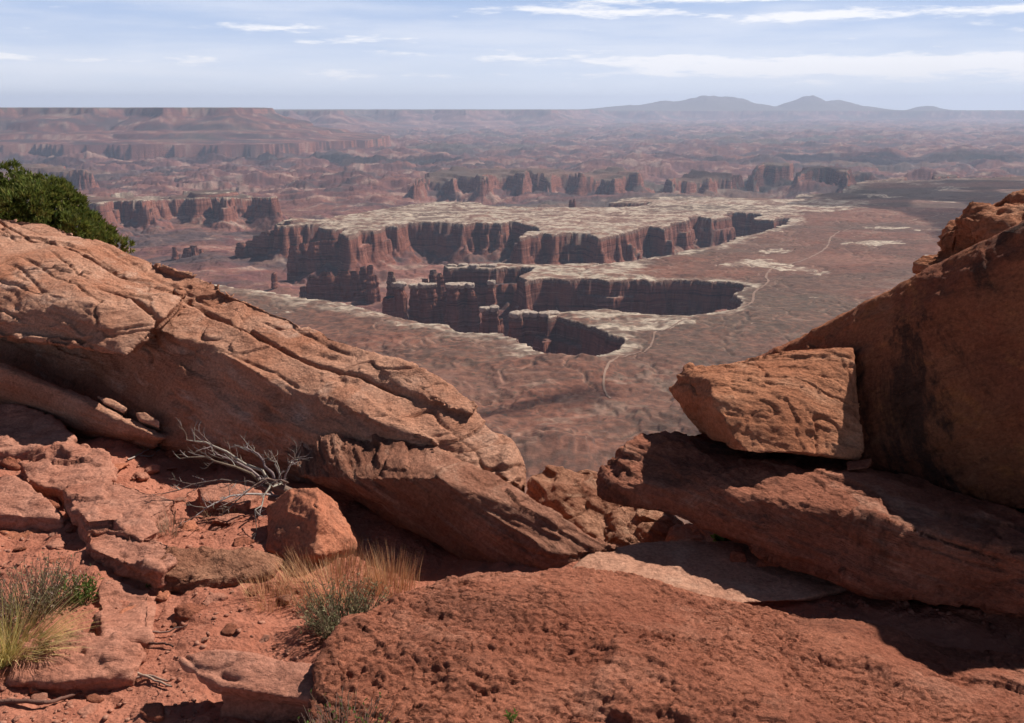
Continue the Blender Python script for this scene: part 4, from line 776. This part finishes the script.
# ------------------------------------------------------------------ air
t = NT('air'); t.t.nodes.clear(); out = t.n('ShaderNodeOutputMaterial'); pv = t.n('ShaderNodeVolumePrincipled')
HAZE = 2.9e-5
pv.inputs['Color'].default_value = (.66, .76, 1.0, 1); pv.inputs['Density'].default_value = HAZE; pv.inputs['Anisotropy'].default_value = .2
t.l(pv.outputs[0], out.inputs['Volume'])
bm = bmesh.new(); bmesh.ops.create_cube(bm, size=1); hm = bpy.data.meshes.new('haze'); 
for v in bm.verts: v.co = Vector((v.co.x * 90000, 21000 + v.co.y * 48000, -720 + (v.co.z + .5) * (720 + 480)))
bm.to_mesh(hm); bm.free(); hz = link('haze', hm, t.m, smooth=False); tag(hz, kind='stuff')

# ------------------------------------------------------------------ unseen cloud bodies added above the view to shade the plain
def build_shade_clouds(dirv):
    t = NT('shade_cloud_vapour'); t.t.nodes.clear(); out = t.n('ShaderNodeOutputMaterial'); df = t.n('ShaderNodeBsdfDiffuse'); df.inputs[0].default_value = (.85, .85, .87, 1); tl = t.n('ShaderNodeBsdfTranslucent'); tl.inputs[0].default_value = (.85, .85, .87, 1)
    tr = t.n('ShaderNodeBsdfTransparent'); m1 = t.n('ShaderNodeMixShader'); m1.inputs[0].default_value = .5; m2 = t.n('ShaderNodeMixShader'); m2.inputs[0].default_value = .58
    t.l(df.outputs[0], m1.inputs[1]); t.l(tl.outputs[0], m1.inputs[2]); t.l(m1.outputs[0], m2.inputs[1]); t.l(tr.outputs[0], m2.inputs[2]); t.l(m2.outputs[0], out.inputs[0])
    rc = random.Random(4); hs = []
    for (px, py, wx, wy) in [(960, 212, 620, 900), (900, 190, 900, 500), (760, 172, 1500, 420), (330, 150, 1600, 700), (840, 148, 2600, 1000), (1100, 240, 700, 900), (60, 152, 1400, 500), (330, 205, 420, 220), (560, 420, 260, 150)]:
        g = PZ(px, py, -430); zc = 2700 if g.y > 9000 else 1900; c = g + dirv * ((zc + 430) / dirv.z)
        for k in range(9):
            q = c + Vector((rc.uniform(-1, 1) * wx * .7, rc.uniform(-1, 1) * wy * .7, rc.uniform(0, 60))); rx, ry = wx * rc.uniform(.3, .55), wy * rc.uniform(.3, .6); h = []
            for i in range(26):
                v = Vector((rc.gauss(0, 1), rc.gauss(0, 1), rc.gauss(0, 1))).normalized(); h.append(q + Vector((v.x * rx, v.y * ry, max(v.z, -.25) * min(rx, ry) * .5)))
            hs.append(h)
    me = hulls_mesh('shade_clouds', hs, 75); relax(me, 3); co = get_co(me).astype(np.float64); co += get_no(me) * (90 * fbm3(co / 420, 3, 3))[:, None]; set_co(me, co)
    o = link('shade_clouds', me, t.m); tag(o, kind='stuff')
# ------------------------------------------------------------------ sky and sun
SAZ, SEL = 54, 47                        # degrees right of the view direction, elevation
w = bpy.data.worlds.new('World'); SC.world = w; w.use_nodes = True; nt = w.node_tree; nt.nodes.clear()
def N(tp, **k):
    x = nt.nodes.new(tp)
    for a, v in k.items(): setattr(x, a, v)
    return x
def MA(op, a, b=0, clamp=False):
    x = N('ShaderNodeMath', operation=op, use_clamp=clamp)
    for s, v in zip(x.inputs, (a, b)):
        if isinstance(v, bpy.types.NodeSocket): nt.links.new(v, s)
        else: s.default_value = v
    return x.outputs[0]
def MR(x, a, b, lo=0, hi=1):
    m = N('ShaderNodeMapRange', interpolation_type='SMOOTHSTEP'); nt.links.new(x, m.inputs[0])
    for i, q in enumerate((a, b, lo, hi)): m.inputs[i+1].default_value = q
    return m.outputs[0]
sky = N('ShaderNodeTexSky', sky_type='NISHITA', sun_disc=False); sky.sun_elevation = R(SEL); sky.sun_rotation = R(SAZ); sky.altitude = 1800; sky.dust_density = .6; sky.ozone_density = 1; sky.air_density = .6
tcw = N('ShaderNodeTexCoord').outputs['Generated']; sp = N('ShaderNodeSeparateXYZ'); nt.links.new(tcw, sp.inputs[0]); dx, dy, dz = sp.outputs
SKY = .05
def band(z0, zw, x0, x1, amp):
    g = MA('POWER', 2.718, MA('MULTIPLY', MA('POWER', MA('DIVIDE', MA('SUBTRACT', dz, z0), zw), 2), -1))
    return MA('MULTIPLY', MA('MULTIPLY', g, amp), MA('MULTIPLY', MR(dx, x0 - .05, x0 + .05), MR(dx, x1 - .05, x1 + .05, 1, 0)))
def nz(kx, kz, det, rough, off):
    c = N('ShaderNodeCombineXYZ'); nt.links.new(MA('MULTIPLY', dx, kx), c.inputs[0]); nt.links.new(MA('MULTIPLY', dz, kz), c.inputs[1]); nt.links.new(MA('MULTIPLY', dy, kx), c.inputs[2])
    m = N('ShaderNodeMapping'); nt.links.new(c.outputs[0], m.inputs[0]); m.inputs['Location'].default_value = off
    x = N('ShaderNodeTexNoise'); x.inputs['Scale'].default_value = 1; x.inputs['Detail'].default_value = det; x.inputs['Roughness'].default_value = rough; nt.links.new(m.outputs[0], x.inputs['Vector']); return x.outputs['Fac']
puff = nz(17, 115, 9, .66, (2.3, 4.1, 0)); veil = nz(3.2, 30, 6, .6, (7, 1.4, 0))
boost = band(.082, .006, .17, .60, .24)
for args in ((.0885, .005, -.02, .17, .28), (.097, .003, .02, .40, .2), (.072, .004, -.29, -.20, .17), (.060, .0035, -.22, -.13, .24), (.040, .008, .10, .70, .30), (.034, .006, .2, .7, .24), (.046, .005, -.05, .14, .24), (.050, .003, -.20, -.09, .16), (.042, .004, -.50, -.28, .15), (.055, .005, .46, .60, .2), (.062, .003, -.06, .0, .12), (.024, .005, .25, .6, .15), (.030, .004, -.2, .2, .10)): boost = MA('ADD', boost, band(*args))
c1 = MR(MA('ADD', MA('ADD', puff, boost), MA('MULTIPLY', MA('SUBTRACT', veil, .5), .25)), .56, .80); c2 = MA('MULTIPLY', MR(veil, .36, .68), .42)
cl = MA('MAXIMUM', c1, c2); cl = MA('MULTIPLY', cl, MR(dz, .004, .03))
def mixc(f, a, b):
    m = N('ShaderNodeMix', data_type='RGBA'); nt.links.new(f, m.inputs[0])
    for sk, v in ((m.inputs[6], a), (m.inputs[7], b)):
        if isinstance(v, tuple): sk.default_value = (*v, 1)
        else: nt.links.new(v, sk)
    return m.outputs[2]
low = mixc(MR(dz, 0, .10), (.62 / SKY, .66 / SKY, .74 / SKY), (.33 / SKY, .43 / SKY, .63 / SKY))
base = mixc(MR(dz, .09, .17, .92, .0), sky.outputs[0], low)
final = mixc(MA('MULTIPLY', cl, MR(dz, .10, .22, 1, .06)), base, (.72 / SKY, .72 / SKY, .75 / SKY))
bg = N('ShaderNodeBackground'); bg.inputs[1].default_value = SKY; nt.links.new(final, bg.inputs[0]); wo = N('ShaderNodeOutputWorld'); nt.links.new(bg.outputs[0], wo.inputs[0])
sd = bpy.data.lights.new('sun', 'SUN'); sd.energy = 5.0; sd.angle = R(.53); sd.color = (1, .94, .86); so = bpy.data.objects.new('sun', sd); COL.objects.link(so)
dirv = Vector((math.sin(R(SAZ)) * math.cos(R(SEL)), math.cos(R(SAZ)) * math.cos(R(SEL)), math.sin(R(SEL))))
build_shade_clouds(dirv)
so.rotation_euler = (-dirv).to_track_quat('-Z', 'Y').to_euler(); so.location = (5, 2, 20)

vs = SC.view_settings; vs.view_transform = 'Standard'; vs.look = 'None'; vs.exposure = .5; vs.gamma = 1; vs.use_curve_mapping = False
SC.render.engine = 'CYCLES'; SC.cycles.use_denoising = True; SC.cycles.max_bounces = 5; SC.cycles.diffuse_bounces = 3; SC.cycles.volume_bounces = 0
